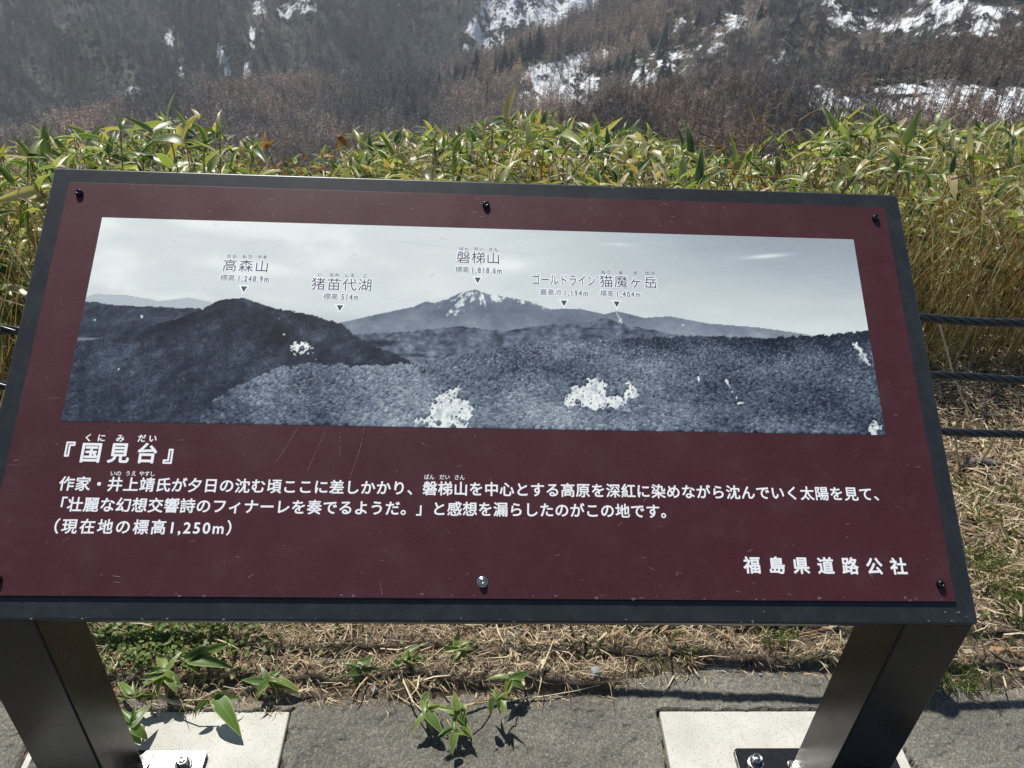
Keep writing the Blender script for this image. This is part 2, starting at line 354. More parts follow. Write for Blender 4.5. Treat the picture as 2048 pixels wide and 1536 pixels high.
for i, (a, b, c, d) in enumerate(PADS):
    mb = MB(); mb.box(((a + b) / 2, (c + d) / 2, -.049), (b - a, d - c, .10))
    o = mb.build('concrete_footing', MAT['concrete'], bevel=.004)
    tag(o, ['pale concrete footing slab under the left leg of the sign', 'pale concrete footing slab under the right leg of the sign'][i], 'footing', 'concrete footings of the sign')

# ------------------------------------------------------------------ information sign
TILT = 0.6131; BX, BY, BZ = 0.0207, 0.7626, 0.5733; BW, BL = 1.5, 0.7547
sign = empty('information_sign', (BX, BY, 0))
tag(sign, 'large tilted information board with maroon panel, printed mountain panorama and two dark legs', 'sign')
Rb = Matrix.Rotation(TILT, 4, 'X')
board = empty('board', (0, 0, BZ), (TILT, 0, 0)); board.parent = sign   # local x right, y up the board, z out of it
DEP = 0.045
def ring(mb, x0, x1, y0, y1, m, z):     # flat border face
    X0, X1, Y0, Y1 = x0 + m[0], x1 - m[0], y0 + m[1], y1 - m[0]
    return X0, X1, Y0, Y1
# folded steel tray: face and four sides with rounded corners
def rounded(x0, x1, y0, y1, r, n=5):
    P = []
    for cx, cy, a in ((x1 - r, y0 + r, -90), (x1 - r, y1 - r, 0), (x0 + r, y1 - r, 90), (x0 + r, y0 + r, 180)):
        for k in range(n + 1):
            t = math.radians(a + 90 * k / n); P.append((cx + r * math.cos(t), cy + r * math.sin(t)))
    return P
mb = MB(); out = rounded(-BW / 2, BW / 2, 0, BL, .007); n = len(out); rr = .0035
prof = [(0, -DEP), (0, -rr)] + [(rr * (1 - math.cos(a)), -rr + rr * math.sin(a)) for a in (math.radians(30), math.radians(60), math.radians(90))]
V = []
for ins, z in prof:
    for (x, y) in rounded(-BW / 2 + ins, BW / 2 - ins, ins, BL - ins, .007): V.append((x, y, z))
F = []
for j in range(len(prof) - 1):
    for i in range(n):
        k = (i + 1) % n; F.append((j * n + i, j * n + k, (j + 1) * n + k, (j + 1) * n + i))
F.append(tuple((len(prof) - 1) * n + i for i in range(n)))
F.append(tuple(range(n))[::-1])
mb.add(V, F)
fr = link('frame', mesh('frame', mb.v, mb.f, smooth=True), board, MAT['frame'])
for p in fr.data.polygons:
    if len(p.vertices) > 4: p.use_smooth = False
PM, PMB = 0.031, 0.033; PT = .004
px0, px1, py0, py1 = -BW / 2 + PM, BW / 2 - PM, PMB, BL - PM
mb = MB(); mb.box(((px0 + px1) / 2, (py0 + py1) / 2, PT / 2 + .0002), (px1 - px0, py1 - py0, PT - .0004))
panel = mb.build('panel', MAT['panel'], board, bevel=.0006)
mb = MB()                                            # thin shadow gap gasket round the panel
g = .0012
for (c, d) in (((0, py0 - g / 2), (px1 - px0 + 2 * g, g)), ((0, py1 + g / 2), (px1 - px0 + 2 * g, g)), ((px0 - g / 2, (py0 + py1) / 2), (g, py1 - py0)), ((px1 + g / 2, (py0 + py1) / 2), (g, py1 - py0))):
    mb.box((c[0], c[1], .0008), (d[0], d[1], .0012))
mb.build('gasket', MAT['screw'], board)

# --- printed panorama: a fine sheet whose ink colour is computed point by point
def pip_line(P, X): P = np.array(P); return np.interp(X, P[:, 0], P[:, 1])
def in_poly(P, X, Y):
    r = np.zeros(X.shape, bool); n_ = len(P)
    for i in range(n_):
        (x1, y1), (x2, y2) = P[i], P[(i + 1) % n_]
        c = ((y1 > Y) != (y2 > Y)); r ^= c & (X < (x2 - x1) * (Y - y1) / ((y2 - y1) if y2 != y1 else 1e-9) + x1)
    return r
PAN = {}
def paint_crowns(L, gx, gy, q):
    ny_, nx_ = L.shape; dxm = gx[1] - gx[0]; B = L.copy(); S_ = PAN['snow'].reshape(L.shape); Fm = PAN['fore'].reshape(L.shape); Mm = PAN['main'].reshape(L.shape)
    n_ = 64000; cx = q.uniform(0, nx_, n_); cy = q.uniform(0, .55 * ny_, n_); o_ = np.argsort(-cy)
    for k in o_:
        x, y = cx[k], cy[k]; ix, iy = int(x), int(y)
        f_ = Fm[iy, ix]
        if not f_ and not Mm[iy, ix]: continue
        if S_[iy, ix] > 0 and (q.random() < .93 or y < 3): continue
        r = (.8 + 1.9 * (1 - y / (.5 * ny_)) * (1 if f_ else .4)) * q.uniform(.5, 1.35) * (.45 if S_[iy, ix] > 0 else 1)
        x0, x1, y0, y1 = max(int(x - r), 0), min(int(x + r) + 2, nx_), max(int(y - r), 0), min(int(y + r * 1.2) + 2, ny_)
        yy, xx = np.mgrid[y0:y1, x0:x1]; u = (xx - x) / r; v_ = (yy - y) / (r * 1.15); m_ = u * u + v_ * v_ < 1
        if S_[iy, ix] > 0: val = .40 + .14 * v_ + q.normal(0, .1)
        else: val = B[iy, ix] + (.15 if f_ else .06) * v_ - .05 * u + q.normal(0, .085 if f_ else .035)
        L[y0:y1, x0:x1] = np.where(m_, val, L[y0:y1, x0:x1])
    return L
def panorama(X, Y):
    f1 = fbm(X * 5, Y * 12, 5, 0); f2 = fbm(X * 14 + 3, Y * 50, 4, 2)
    sky_ = .90 + .10 * sstep(.35, .6, f1) * sstep(.3, -.5, X) - .23 * sstep(-.05, .55, X) * sstep(.46, .66, Y) + .05 * (f2 - .5)
    sky_ = sky_ - .10 * sstep(.50, .47, Y) * sstep(.0, -.4, X)
    cl = np.exp(-(((X - .49) / .036) ** 2 + ((Y - .617 - (X - .49) * .12) / .0035) ** 2)); sky_ = sky_ + .25 * cl
    cl = np.exp(-(((X - .03) / .05) ** 2 + ((Y - .585) / .012) ** 2)); sky_ = sky_ + .10 * cl
    cl = np.exp(-(((X - .23) / .03) ** 2 + ((Y - .632) / .003) ** 2)); sky_ = sky_ + .08 * cl
    wire = np.exp(-((Y - (.6265 - .09 * (X + .17) + .05 * (X + .17) ** 2)) / .0009) ** 2) * (X > -.17) * (X < .08); sky_ = sky_ - .06 * wire
    L = sky_
    def emboss(fr_, s=0, k=1.0, dx=.004, dy=.003, o=5):
        a = fbm(X * fr_, Y * fr_ * 1.5, o, s, .6); b = fbm((X + dx) * fr_, (Y - dy) * fr_ * 1.5, o, s, .6); return (a - b) * k
    j = (vn(X * 160, X * 0, 3) - .5) * .0025
    far = [(-.66, .502), (-.639, .512), (-.59, .512), (-.532, .502), (-.489, .51), (-.435, .5), (-.386, .497), (-.303, .474), (-.2, .45)]
    m_ = Y < pip_line(far, X) + j * .4; L = np.where(m_ & (X < -.2), .76 + .05 * (f1 - .5), L)
    bd = [(-.27, .462), (-.238, .471), (-.174, .489), (-.12, .503), (-.101, .513), (-.085, .511), (-.065, .519), (-.043, .531), (-.018, .538), (.003, .530), (.03, .526), (.074, .518), (.107, .505), (.158, .507), (.2, .498), (.221, .504), (.267, .493), (.31, .497), (.377, .485), (.463, .48), (.539, .47), (.615, .452), (.7, .44)]
    top = pip_line(bd, X) + j * .2; m_ = (Y < top) & (X > -.27)
    dx_, dy_ = X + .016, .545 - Y; th = np.arctan2(dx_, dy_ + .012); rr_ = np.hypot(dx_, dy_)
    rdg = fbm(th * 5 + fbm(X * 22, Y * 22, 3, 2) * .9, rr_ * 7, 4, 3, .6) - .5
    rd2 = fbm(X * 24 + Y * 16, Y * 34, 4, 6, .6) - .5
    w_ = sstep(.24, .10, np.abs(dx_)); b = .50 + w_ * (rdg * .14 + rd2 * .22) + (1 - w_) * rd2 * .22 + .07 * (fbm(X * 150, Y * 220, 3, 2) - .5) + .05 * sstep(.1, .5, X) + .05 * sstep(.49, .46, Y)
    dep_ = top - Y
    cap = sstep(.055, .012, dep_ + .10 * np.abs(dx_ + .004)) * sstep(-.10, -.05, X) * sstep(.045, .0, X) + sstep(.013, .003, dep_) * sstep(.0, .03, X) * (X < .125) * 1.0
    sn = cap * .74 + rdg * 2.8 * sstep(.05, .02, X) + (fbm(X * 140, Y * 140, 3, 6) - .5) * 1.5; b = b + .42 * sstep(.62, .95, sn) * (cap > .05)
    ski = np.exp(-((X - .221 + (Y - .5) * .4) / .0016) ** 2) * (Y > .478) * (Y < .502) + np.exp(-((X - .228 - (Y - .49) * .8) / .0014) ** 2) * (Y > .482) * (Y < .492)
    b = b + .28 * ski; L = np.where(m_, b, L)
    # second mid ridge in front of the peak
    rd = [(-.30, .44), (-.2, .452), (-.12, .458), (-.05, .47), (.03, .462), (.1, .476), (.17, .482), (.2, .492), (.24, .478), (.33, .462), (.45, .462), (.6, .463), (.7, .46)]
    m_ = (Y < pip_line(rd, X) + j) & (X > -.3); b = .40 + emboss(22, 2, .9, .006, .001, 5) + .05 * sstep(.44, .40, Y) + .30 * (fbm(X * 60 + Y * 60, Y * 170, 5, 4, .7) - .5)
    dk = sstep(.60, .70, fbm(X * 9 + 5, Y * 55, 3, 7)); L = np.where(m_, b - .18 * dk, L)
    l2 = [(-.66, .498), (-.64, .498), (-.603, .493), (-.523, .491), (-.466, .491), (-.423, .471), (-.38, .45)]
    m_ = (Y < pip_line(l2, X) + j) & (X < -.38); L = np.where(m_, .25 + emboss(12, 3, 1.0) + .10 * (f2 - .5) + .07 * (fbm(X * 90, Y * 120, 3, 2) - .5), L)
    lake = (Y > .431 + .002 * np.sin(X * 60)) & (Y < .4345) & (X < -.55); L = np.where(lake, .5, L)
    mn = [(-.66, .409), (-.654, .422), (-.579, .445), (-.519, .464), (-.466, .488), (-.444, .504), (-.404, .512), (-.375, .504), (-.345, .493), (-.304, .488), (-.238, .469), (-.22, .454), (-.187, .433), (-.137, .412), (-.10, .395), (0, .39), (.7, .38)]
    m_ = Y < pip_line(mn, X) + j * 1.3
    b = .13 + .05 * sstep(.02, -.05, X + .404 + (Y - .5) * 1.2) * sstep(.50, .42, Y) + .16 * (fbm(X * 12 + Y * 10, Y * 16 - X * 5, 4, 2) - .5) + emboss(9, 4, .9, .01, .004, 6) + .13 * (fbm(X * 130, Y * 150, 4, 1, .65) - .5) + .07 * (fbm(X * 14, Y * 30, 3, 6) - .5) + .04 * sstep(-.45, -.6, X + (Y - .4) * 1.5) * sstep(.47, .40, Y) + .07 * sstep(.012, .0, np.abs(Y - (.475 - (X + .33) * .55)) - .004)
    L = np.where(m_ & (X < -.02), b, L)
    fo = [(-.66, .22), (-.445, .292), (-.423, .332), (-.39, .355), (-.327, .39), (-.28, .398), (-.216, .393), (-.113, .4), (-.073, .413), (.008, .428), (.09, .444), (.19, .451), (.299, .458), (.392, .462), (.443, .459), (.565, .467), (.65, .479), (.691, .486)]
    m_ = Y < pip_line(fo, X) + j * 2
    fh = pip_line(fo, X) - Y
    b = .34 + .34 * (fbm(X * 7, Y * 13, 4, 3) - .5) + .34 * (fbm(X * 15 + Y * 12, Y * 22, 5, 1, .6) - .5)
    b = b - .15 * sstep(.055, 0.0, fh) * sstep(.12, .3, X) - .07 * sstep(.25, .45, X) - .13 * sstep(-.32, -.44, X + (Y - .3) * .3) + .05 * np.exp(-((X + .16) / .16) ** 2)
    L = np.where(m_, b, L)
    sA = [(-.318, .421), (-.307, .434), (-.289, .43), (-.282, .419), (-.297, .415)]
    sB = [(-.10, .29), (-.094, .328), (-.071, .353), (-.036, .374), (-.039, .35), (-.015, .329), (-.011, .317), (-.03, .298), (-.034, .29)]
    sC = [(.117, .332), (.146, .371), (.179, .389), (.207, .376), (.198, .355), (.219, .359), (.238, .394), (.241, .39), (.234, .372), (.251, .377), (.247, .347), (.217, .33), (.185, .322), (.153, .333)]
    wx = X + (fbm(X * 70, Y * 70, 5, 2, .85) - .5) * .042; wy = Y + (fbm(X * 70 + 40, Y * 70, 5, 3, .85) - .5) * .042
    snow = np.zeros(X.shape)
    for P in (sA, sB, sC): snow = np.where(in_poly(P, wx, wy), 1, snow)
    hol = fbm(X * 60, Y * 60, 3, 6)
    for cx_, cy_, ax_, ay_, sl_ in ((.397, .382, .009, .032, .5), (.632, .432, .012, .022, .5), (.636, .306, .016, .028, -.4), (.35, .385, .006, .008, 0), (.42, .345, .01, .006, 0), (.30, .372, .006, .006, 0), (-.10, .30, .02, .01, 0)):
        e_ = np.exp(-((X - cx_ - (cy_ - Y) * sl_) / ax_) ** 2 - ((Y - cy_) / ay_) ** 2); snow = np.maximum(snow, (e_ + (hol - .5) * 2.0 > .75) * .8)
    L = np.where(snow > 0, .50 + .38 * snow + .9 * (fbm(X * 130, Y * 130, 4, 1, .8) - .42), L)
    PAN['snow'] = snow; PAN['fore'] = m_; PAN['main'] = (Y < pip_line(mn, X)) & (X < -.02) & ~m_
    return np.clip(L + (vn(X * 900, Y * 900, 6) - .5) * .03, .02, 1)
nx, ny = 960, 268
gx = np.linspace(-.6515, .6510, nx); gy = np.linspace(.2945, .6557, ny)
v, f = grid(gx, gy, lambda X, Y: X * 0 + PT + .0002)
Lm = panorama(v[:, 0], v[:, 1]); Lm = np.clip(paint_crowns(Lm.reshape(ny, nx), gx, gy, np.random.default_rng(3)), .02, 1).ravel()
stops = np.array([0, .2, .45, .75, 1.0]); sr = np.array([[15, 20, 31], [42, 51, 66], [106, 118, 134], [188, 198, 202], [250, 255, 249]]) / 255.0
rgb = np.stack([np.interp(Lm, stops, sr[:, k]) for k in range(3)], 1); lin = np.where(rgb < .04045, rgb / 12.92, ((rgb + .055) / 1.055) ** 2.4) * .92
pm = mesh('panorama_print', v, f); ca = pm.color_attributes.new('ink', 'FLOAT_COLOR', 'POINT')
ca.data.foreach_set('color', np.concatenate([lin, np.ones((len(lin), 1))], 1).astype(np.float32).ravel())
o = link('panorama_print', pm, panel, MAT['pprint']); o['label'] = 'printed blue grey mountain panorama with snow patches'

# --- lettering
def text_mesh(body, size, spacing=1.0, offset=0.0, res=3):
    c = bpy.data.curves.new('lettering', 'FONT'); c.body = body; c.size = size; c.space_character = spacing; c.offset = offset; c.resolution_u = res; c.fill_mode = 'BOTH'
    t = bpy.data.objects.new('lettering', c); COL.objects.link(t); bpy.context.view_layer.update()
    m = bpy.data.meshes.new_from_object(t.evaluated_get(bpy.context.evaluated_depsgraph_get()))
    bpy.data.objects.remove(t); bpy.data.curves.remove(c)
    a = np.zeros(len(m.vertices) * 3, np.float32); m.vertices.foreach_get('co', a); a = a.reshape(-1, 3)
    return m, a
def ext(a, ax): return a[:, ax].min(), a[:, ax].max()
REF = {}
for k, ch in (('kanji', '国'), ('kana', 'な'), ('digit', '8')):
    m, a = text_mesh(ch, 1.0); lo, hi = ext(a, 1); REF[k] = (hi - lo, (hi + lo) / 2); bpy.data.meshes.remove(m)
KIND = {'T': ('kanji', .028, 'white_ink', 0), 'F': ('kana', .028, 'white_ink', 0), 'B': ('kanji', .021, 'white_ink', 0), 'f': ('kana', .012, 'white_ink', 0),
        'O': ('kanji', .030, 'white_ink', 0), 'K': ('kanji', .0, 'navy_ink', 1), 'k': ('kana', .0, 'grey_ink', 1), 's': ('kanji', .006, 'grey_ink', 1), 'n': ('digit', .022, 'grey_ink', 1)}
TEXT = [
('『国見台』','T',-0.6361,-0.4759,0.2450,0.0290),('くに','F',-0.6090,-0.5813,0.2688,0.0111),('み','F',-0.5642,-0.5513,0.2687,0.0111),('だい','F',-0.5313,-0.5037,0.2692,0.0111),
('作家・井上靖氏が夕日の沈む頃ここに差しかかり、磐梯山を中心とする高原を深紅に染めながら沈んでいく太陽を見て、','B',-0.6353,0.6231,0.1965,0.0202),
('「壮麗な幻想交響詩のフィナーレを奏でるようだ。」と感想を漏らしたのがこの地です。','B',-0.6267,0.2820,0.1652,0.0202),
('（現在地の標高1,250m）','B',-0.6299,-0.3744,0.1327,0.0202),
('いの','f',-0.5629,-0.5477,0.2135,0.0073),('うえ','f',-0.5403,-0.5255,0.2137,0.0073),('やすし','f',-0.5208,-0.4977,0.2137,0.0073),
('ばん','f',-0.0905,-0.0758,0.2147,0.0074),('だい','f',-0.0674,-0.0522,0.2148,0.0074),('さん','f',-0.0439,-0.0291,0.2148,0.0075),
('福島県道路公社','O',0.3968,0.6498,0.0847,0.0232),
('高森山','K',-0.4393,-0.3660,0.5707,0.0215),('たか','k',-0.4346,-0.4192,0.5881,0.0061),('もり','k',-0.4093,-0.3947,0.5884,0.0061),('やま','k',-0.3842,-0.3699,0.5886,0.0061),
('標高','s',-0.4415,-0.4178,0.5476,0.0111),('1,248.9m','n',-0.4114,-0.3619,0.5471,0.0102),
('猪苗代湖','K',-0.2910,-0.1918,0.5405,0.0215),('い','k',-0.2825,-0.2756,0.5585,0.0061),('なわ','k',-0.2617,-0.2468,0.5585,0.0061),('しろ','k',-0.2359,-0.2218,0.5585,0.0061),('こ','k',-0.2060,-0.2006,0.5583,0.0061),
('標高','s',-0.2695,-0.2457,0.5179,0.0111),('514m','n',-0.2398,-0.2121,0.5180,0.0101),
('磐梯山','K',-0.0506,0.0216,0.5982,0.0220),('ばん','k',-0.0464,-0.0310,0.6152,0.0063),('だい','k',-0.0209,-0.0055,0.6156,0.0063),('さん','k',0.0045,0.0195,0.6154,0.0063),
('標高','s',-0.0528,-0.0293,0.5746,0.0111),('1,818.6m','n',-0.0235,0.0260,0.5743,0.0105),
('ゴールドライン','K',0.0785,0.1859,0.5597,0.0205),('最高点','s',0.0915,0.1280,0.5362,0.0111),('1,194m','n',0.1333,0.1723,0.5360,0.0103),
('猫魔ヶ岳','K',0.1936,0.2922,0.5596,0.0215),('ねこ','k',0.1973,0.2127,0.5770,0.0062),('ま','k',0.2276,0.2337,0.5770,0.0062),('が','k',0.2530,0.2593,0.5774,0.0062),('だけ','k',0.2735,0.2889,0.5777,0.0063),
('標高','s',0.1938,0.2166,0.5365,0.0111),('1,404m','n',0.2226,0.2620,0.5363,0.0103)]
for body, k, xl, xr, yc, h in TEXT:
    ref, off, mt, halo = KIND[k]; rh, rc = REF[ref]; size = h / rh; sp = 1.0; squeeze = 1.0
    if len(body) > 1:
        m1, a1 = text_mesh(body, size, 1.0, 0, 1); w1 = np.ptp(a1[:, 0]); bpy.data.meshes.remove(m1)
        m1, a2 = text_mesh(body, size, 1.2, 0, 1); w2 = np.ptp(a2[:, 0]); bpy.data.meshes.remove(m1)
        sp = 1 + .2 * ((xr - xl) - w1) / max(w2 - w1, 1e-6)
        if k == 'n': w1 *= .74; w2 *= .74; squeeze = .74; sp = 1 + .2 * ((xr - xl) - w1) / max(w2 - w1, 1e-6)
        elif sp < .85:            # condensed type
            squeeze = (xr - xl) / w1; sp = 1.0
    def place(offset, z, name, mat, rings=((1.0, 8),)):
        m, a = text_mesh(body, size, sp, 0.0); lo, hi = ext(a, 0)
        a[:, 0] = (a[:, 0] - (lo + hi) / 2) * squeeze + (xl + xr) / 2; a[:, 1] = a[:, 1] - rc * size + yc; a[:, 2] = 0
        m.vertices.foreach_set('co', a.ravel()); m.update(); m.materials.clear()
        if offset > 0:          # heavier strokes: shifted copies, each a hair above the last
            m.calc_loop_triangles(); T = np.zeros(len(m.loop_triangles) * 3, np.int32); m.loop_triangles.foreach_get('vertices', T); T = T.reshape(-1, 3)
            VV, FF, k_ = [a], [T], 1
            for rr_, n_ in rings:
                for i in range(n_):
                    t = 2 * math.pi * (i + .5) / n_; VV.append(a + np.array([offset * rr_ * math.cos(t), offset * rr_ * math.sin(t), -k_ * 4e-6], np.float32)); FF.append(T + k_ * len(a)); k_ += 1
            bpy.data.meshes.remove(m); m = mesh(name, np.concatenate(VV), np.concatenate(FF))
        m.materials.append(mat)
        o = link(name, m, panel); o.location = (0, 0, z); return o
    z = PT + (.00034 if halo else .00016)
    place(off * size, z + .00008 * halo, 'lettering', MAT[mt])
    if halo and k != 'k': place(.0017, z, 'lettering_outline', MAT['halo_ink'], ((.5, 6), (1.0, 12)))
for (x, y) in [(-.4005, .5325), (-.241, .5024), (-.0143, .5602), (.1316, .5212), (.2211, .5219)]:
    mb = MB(); s = .0052; mb.add([(x - s, y, 0), (x, y - .0104, 0), (x + s, y, 0)], [(0, 1, 2)])
    o = mb.build('pointer_mark', MAT['navy_ink'], panel); o.location = (0, 0, PT + .00046)
    mb = MB(); s = .0092; mb.add([(x - s, y + .0022, 0), (x, y - .0155, 0), (x + s, y + .0022, 0)], [(0, 1, 2)])
    o = mb.build('pointer_outline', MAT['halo_ink'], panel); o.location = (0, 0, PT + .00036)

# --- screws of the panel
def screw_mesh():
    mb = MB(); R = .0064
    mb.lathe([(R, 0), (R, .0025), (R * .93, .0045), (R * .74, .0062), (R * .42, .0072), (R * .40, .0055), (.0002, .0055)], 20)
    return mb.mesh('screw', True)
def washer_mesh():
    mb = MB(); mb.lathe([(.0080, 0), (.0080, .0010), (.006, .0012)], 24); return mb.mesh('washer', True)
sm, wm = screw_mesh(), washer_mesh(); sm.materials.append(MAT['screw']); wm.materials.append(MAT['zinc'])
sm2 = sm.copy(); sm2.materials.clear(); sm2.materials.append(MAT['zinc'])
for (x, y) in [(-.697, .7012), (-.0018, .7023), (.6975, .70), (-.6945, .0559), (.0007, .0573), (.6981, .0586)]:
    zn = abs(x) < .01 and y < .1
    s_ = link('screw', sm2 if zn else sm, board); s_.location = (x, y, PT + .0002)
    if zn:
        s_['label'] = 'bare silver screw with a washer'; w_ = link('washer', wm, s_); w_.location = (0, 0, 0)
# --- scratches and chips on the board
def strip_pts(P, w, z, mb):
    for a, b in zip(P[:-1], P[1:]):
        a = Vector((*a, z)); b = Vector((*b, z)); d = (b - a).normalized(); s = Vector((-d.y, d.x, 0)) * w / 2
        mb.add([a - s, b - s, b + s, a + s], [(0, 1, 2, 3)])
mb = MB(); R_ = random.Random(5)
def dotted(x0, y0, x1, y1, bend, k, w):
    for i in range(k):
        t = (i + R_.random() * .4) / k; t2 = t + .45 / k
        q = lambda t: (x0 + (x1 - x0) * t + bend * math.sin(math.pi * t), y0 + (y1 - y0) * t)
        if R_.random() < .8: strip_pts([q(t), q(t2)], w * R_.uniform(.5, 1), PT + .0003, mb)
for a in [(-.285, .30, -.318, .235, .0, 30, .0007), (-.245, .296, -.27, .22, 0, 26, .0006), (-.195, .37, -.205, .21, .012, 60, .0007), (-.225, .285, -.222, .245, 0, 10, .0007), (-.15, .057, -.145, .035, 0, 8, .0008),
          (-.28, .385, -.33, .30, .0, 30, .0005), (.26, .192, .20, .135, 0, 4, .0004), (-.10, .27, -.085, .262, 0, 4, .0008)]: dotted(*a)
for i in range(90):
    x = R_.uniform(px0 + .01, px1 - .01); y = R_.choice([R_.uniform(py0, py1), R_.uniform(.668, .72), R_.uniform(.04, .12)]); L_ = R_.uniform(.002, .011); a = R_.gauss(0, .35)
    strip_pts([(x, y), (x + L_ * math.cos(a), y + L_ * math.sin(a))], R_.uniform(.0002, .00045), PT + .0005, mb)
o = mb.build('scratches', MAT['dust'], panel); o['kind'] = 'stuff'
mb = MB()
for i in range(38):
    e = R_.random()
    if e < .5: x, y = R_.uniform(-.7, .74), R_.uniform(.001, .006)
    elif e < .7: x, y = R_.uniform(.70, .745), R_.uniform(.004, .02)
    elif e < .85: x, y = R_.uniform(-.74, .74), R_.uniform(BL - .008, BL - .003)
    else: x, y = R_.uniform(-.72, .72), R_.uniform(.01, .028)
    r = R_.uniform(.0005, .0019); P = [(x + r * R_.uniform(.6, 1.6) * math.cos(t), y + r * R_.uniform(.3, .6) * math.sin(t), .0003) for t in np.linspace(0, 2 * math.pi, 7)[:-1]]
    mb.add(P, [tuple(range(6))])
o = mb.build('paint_chips', MAT['chip'], board); o['kind'] = 'stuff'
mb = MB()                                                 # whitish scuffs in the maroon margin
for i in range(24):
    y = py0 + R_.uniform(.001, .006); x = R_.uniform(px0, px1); r = R_.uniform(.001, .004)
    P = [(x + r * R_.uniform(.5, 1.5) * math.cos(t), y + r * R_.uniform(.3, .9) * math.sin(t), PT + .0002) for t in np.linspace(0, 2 * math.pi, 8)[:-1]]; mb.add(P, [tuple(range(7))])
MAT['scuff'] = m_plain('scuffed_paint', (.13, .075, .08), .7, vary=.4, scale=300)
o = mb.build('scuffs', MAT['scuff'], panel); o['kind'] = 'stuff'

# --- legs, base plates, bolts
LW, LD = .108, .104
for sx in (-1, 1):
    cx = sx * (BW / 2 - .006 - LW / 2)
    leg = empty('leg', (cx, LD / 2 + .001, 0)); leg.parent = sign
    # square tube whose top is cut to the slope of the board
    mb = MB(); h0 = BZ - .001; h1 = BZ + LD * math.tan(TILT) - .05
    hb = BZ - .0005
    x, y = LW / 2, LD / 2; z0 = .012
    vv = [(-x, -y, z0), (x, -y, z0), (x, y, z0), (-x, y, z0), (-x, -y, hb), (x, -y, hb), (x, y, h1), (-x, y, h1)]
    mb.add(vv, [(0, 1, 5, 4), (1, 2, 6, 5), (2, 3, 7, 6), (3, 0, 4, 7), (4, 5, 6, 7), (3, 2, 1, 0)])
    mb.build('post', MAT['leg'], leg, bevel=.004)
    mb = MB(); P = rounded(-.165, .165, -.16, .084, .008); k = len(P)
    mb.add([(a, b, z) for z in (.0008, .0125) for a, b in P], [tuple(range(k))[::-1], tuple(range(k, 2 * k))] + [(i, (i + 1) % k, k + (i + 1) % k, k + i) for i in range(k)])
    plate = mb.build('base_plate', MAT['plate'], leg, bevel=.0012)
    mb = MB()
    for i in range(26):
        t = i / 25; mb.box((-sx * (LW / 2 + .003), -LD / 2 + LD * t, .0145), (.008 + .002 * math.sin(i * 2.1), .0045, .006), Matrix.Rotation(.3 * math.sin(i), 3, 'Z').to_4x4())
    mb.build('weld_bead', MAT['zinc'], leg)
    for bx_, by_ in ((-.128, .052), (.128, .052), (-.128, -.125), (.128, -.125)):
        b = empty('anchor_bolt', (bx_, by_, .0125)); b.parent = leg
        mb = MB(); mb.lathe([(.0165, .0001), (.0165, .002), (.0155, .0026), (.008, .0026)], 28); mb.build('washer', MAT['zinc'], b, True)
        mb = MB(); mb.lathe([(.0125, .0028), (.0125, .004), (.0115, .0055), (.0108, .0175), (.0098, .0195), (.0066, .0195), (.006, .0172), (.0062, .0182), (.001, .0182)], 24); mb.build('nut', MAT['zinc'], b, True)

# ------------------------------------------------------------------ rope fence
YR = 1.46; POSTX = [-5.16, -2.16, .84, 3.84, 6.84]
HZ = [.733, .594, .443]
fence = empty('wire_rope_fence', (0, YR, 0)); tag(fence, 'low guard fence of three black twisted wire ropes behind the sign', 'fence')
for x in POSTX:
    mb = MB(); mb.lathe([(.033, -.3), (.033, .785), (.030, .800), (.018, .812), (.002, .815)], 20, Matrix.Translation((x, .0, 0)))
    po = mb.build('post', MAT['post'], fence, True)
    for h in HZ:
        mb = MB(); mb.lathe([(.013, -.022), (.014, -.018), (.014, .018), (.013, .022)], 14, Matrix.Translation((x, -.041, h)) @ Matrix.Rotation(math.pi / 2, 4, 'Y')); mb.build('clamp', MAT['zinc'], po, True)
def rope_z(x, h):
    for a, b in zip(POSTX[:-1], POSTX[1:]):
        if a <= x <= b:
            t = (x - a) / (b - a); s = .085 if b < 1 else .035; return h - 4 * s * t * (1 - t)
    return h
for ih, h in enumerate(HZ):
    rope = empty('wire_rope', (0, -.041, 0)); rope.parent = fence
    for st in range(5):
        mb = MB()
        def strand(xx):
            pts = []
            for x in xx:
                a = 2 * math.pi * x / .15 + st * math.pi / 2.5 + ih; wob = .0016 * math.sin(x * 23 + ih * 2)
                pts.append((x, .0058 * math.cos(a), rope_z(x, h) + .0058 * math.sin(a) + wob))
            return pts
        mb.tube(strand(np.arange(POSTX[0], -1.5, .025)), .0040, 5); mb.tube(strand(np.arange(-1.5, 2.6, .009)), .0040, 8); mb.tube(strand(np.arange(2.6, POSTX[-1], .025)), .0040, 5)
        mb.build('strand', MAT['rope'], rope, True)

# ------------------------------------------------------------------ dwarf bamboo
def leaf_geo(curl, twist, wid, droop, nseg=6, fold=.22):
    us = np.linspace(0, 1, nseg + 1); V = []; UV = []
    for u in us:
        w = wid * (np.sin(np.pi * min(u ** .62, 1)) ** .8 if 0 < u < 1 else (.06 if u == 0 else .0)); ang = droop * u ** 1.4
        # centreline bends downwards
        x = math.sin(ang) / droop if abs(droop) > 1e-3 else u; z = -(1 - math.cos(ang)) / droop if abs(droop) > 1e-3 else 0
        tw = twist * u
        for k, s in enumerate((-1, -.5, 0, .5, 1)):
            yy = s * w; zz = fold * abs(s) * w + curl * (s * s) * w
            V.append((x, yy * math.cos(tw) - zz * math.sin(tw), z + yy * math.sin(tw) + zz * math.cos(tw))); UV.append((u, .5 + s * .5))
    F = []
    for i in range(nseg):
        for k in range(4): a = i * 5 + k; F.append((a, a + 5, a + 6, a + 1))
    return np.array(V), np.array(F), np.array(UV)
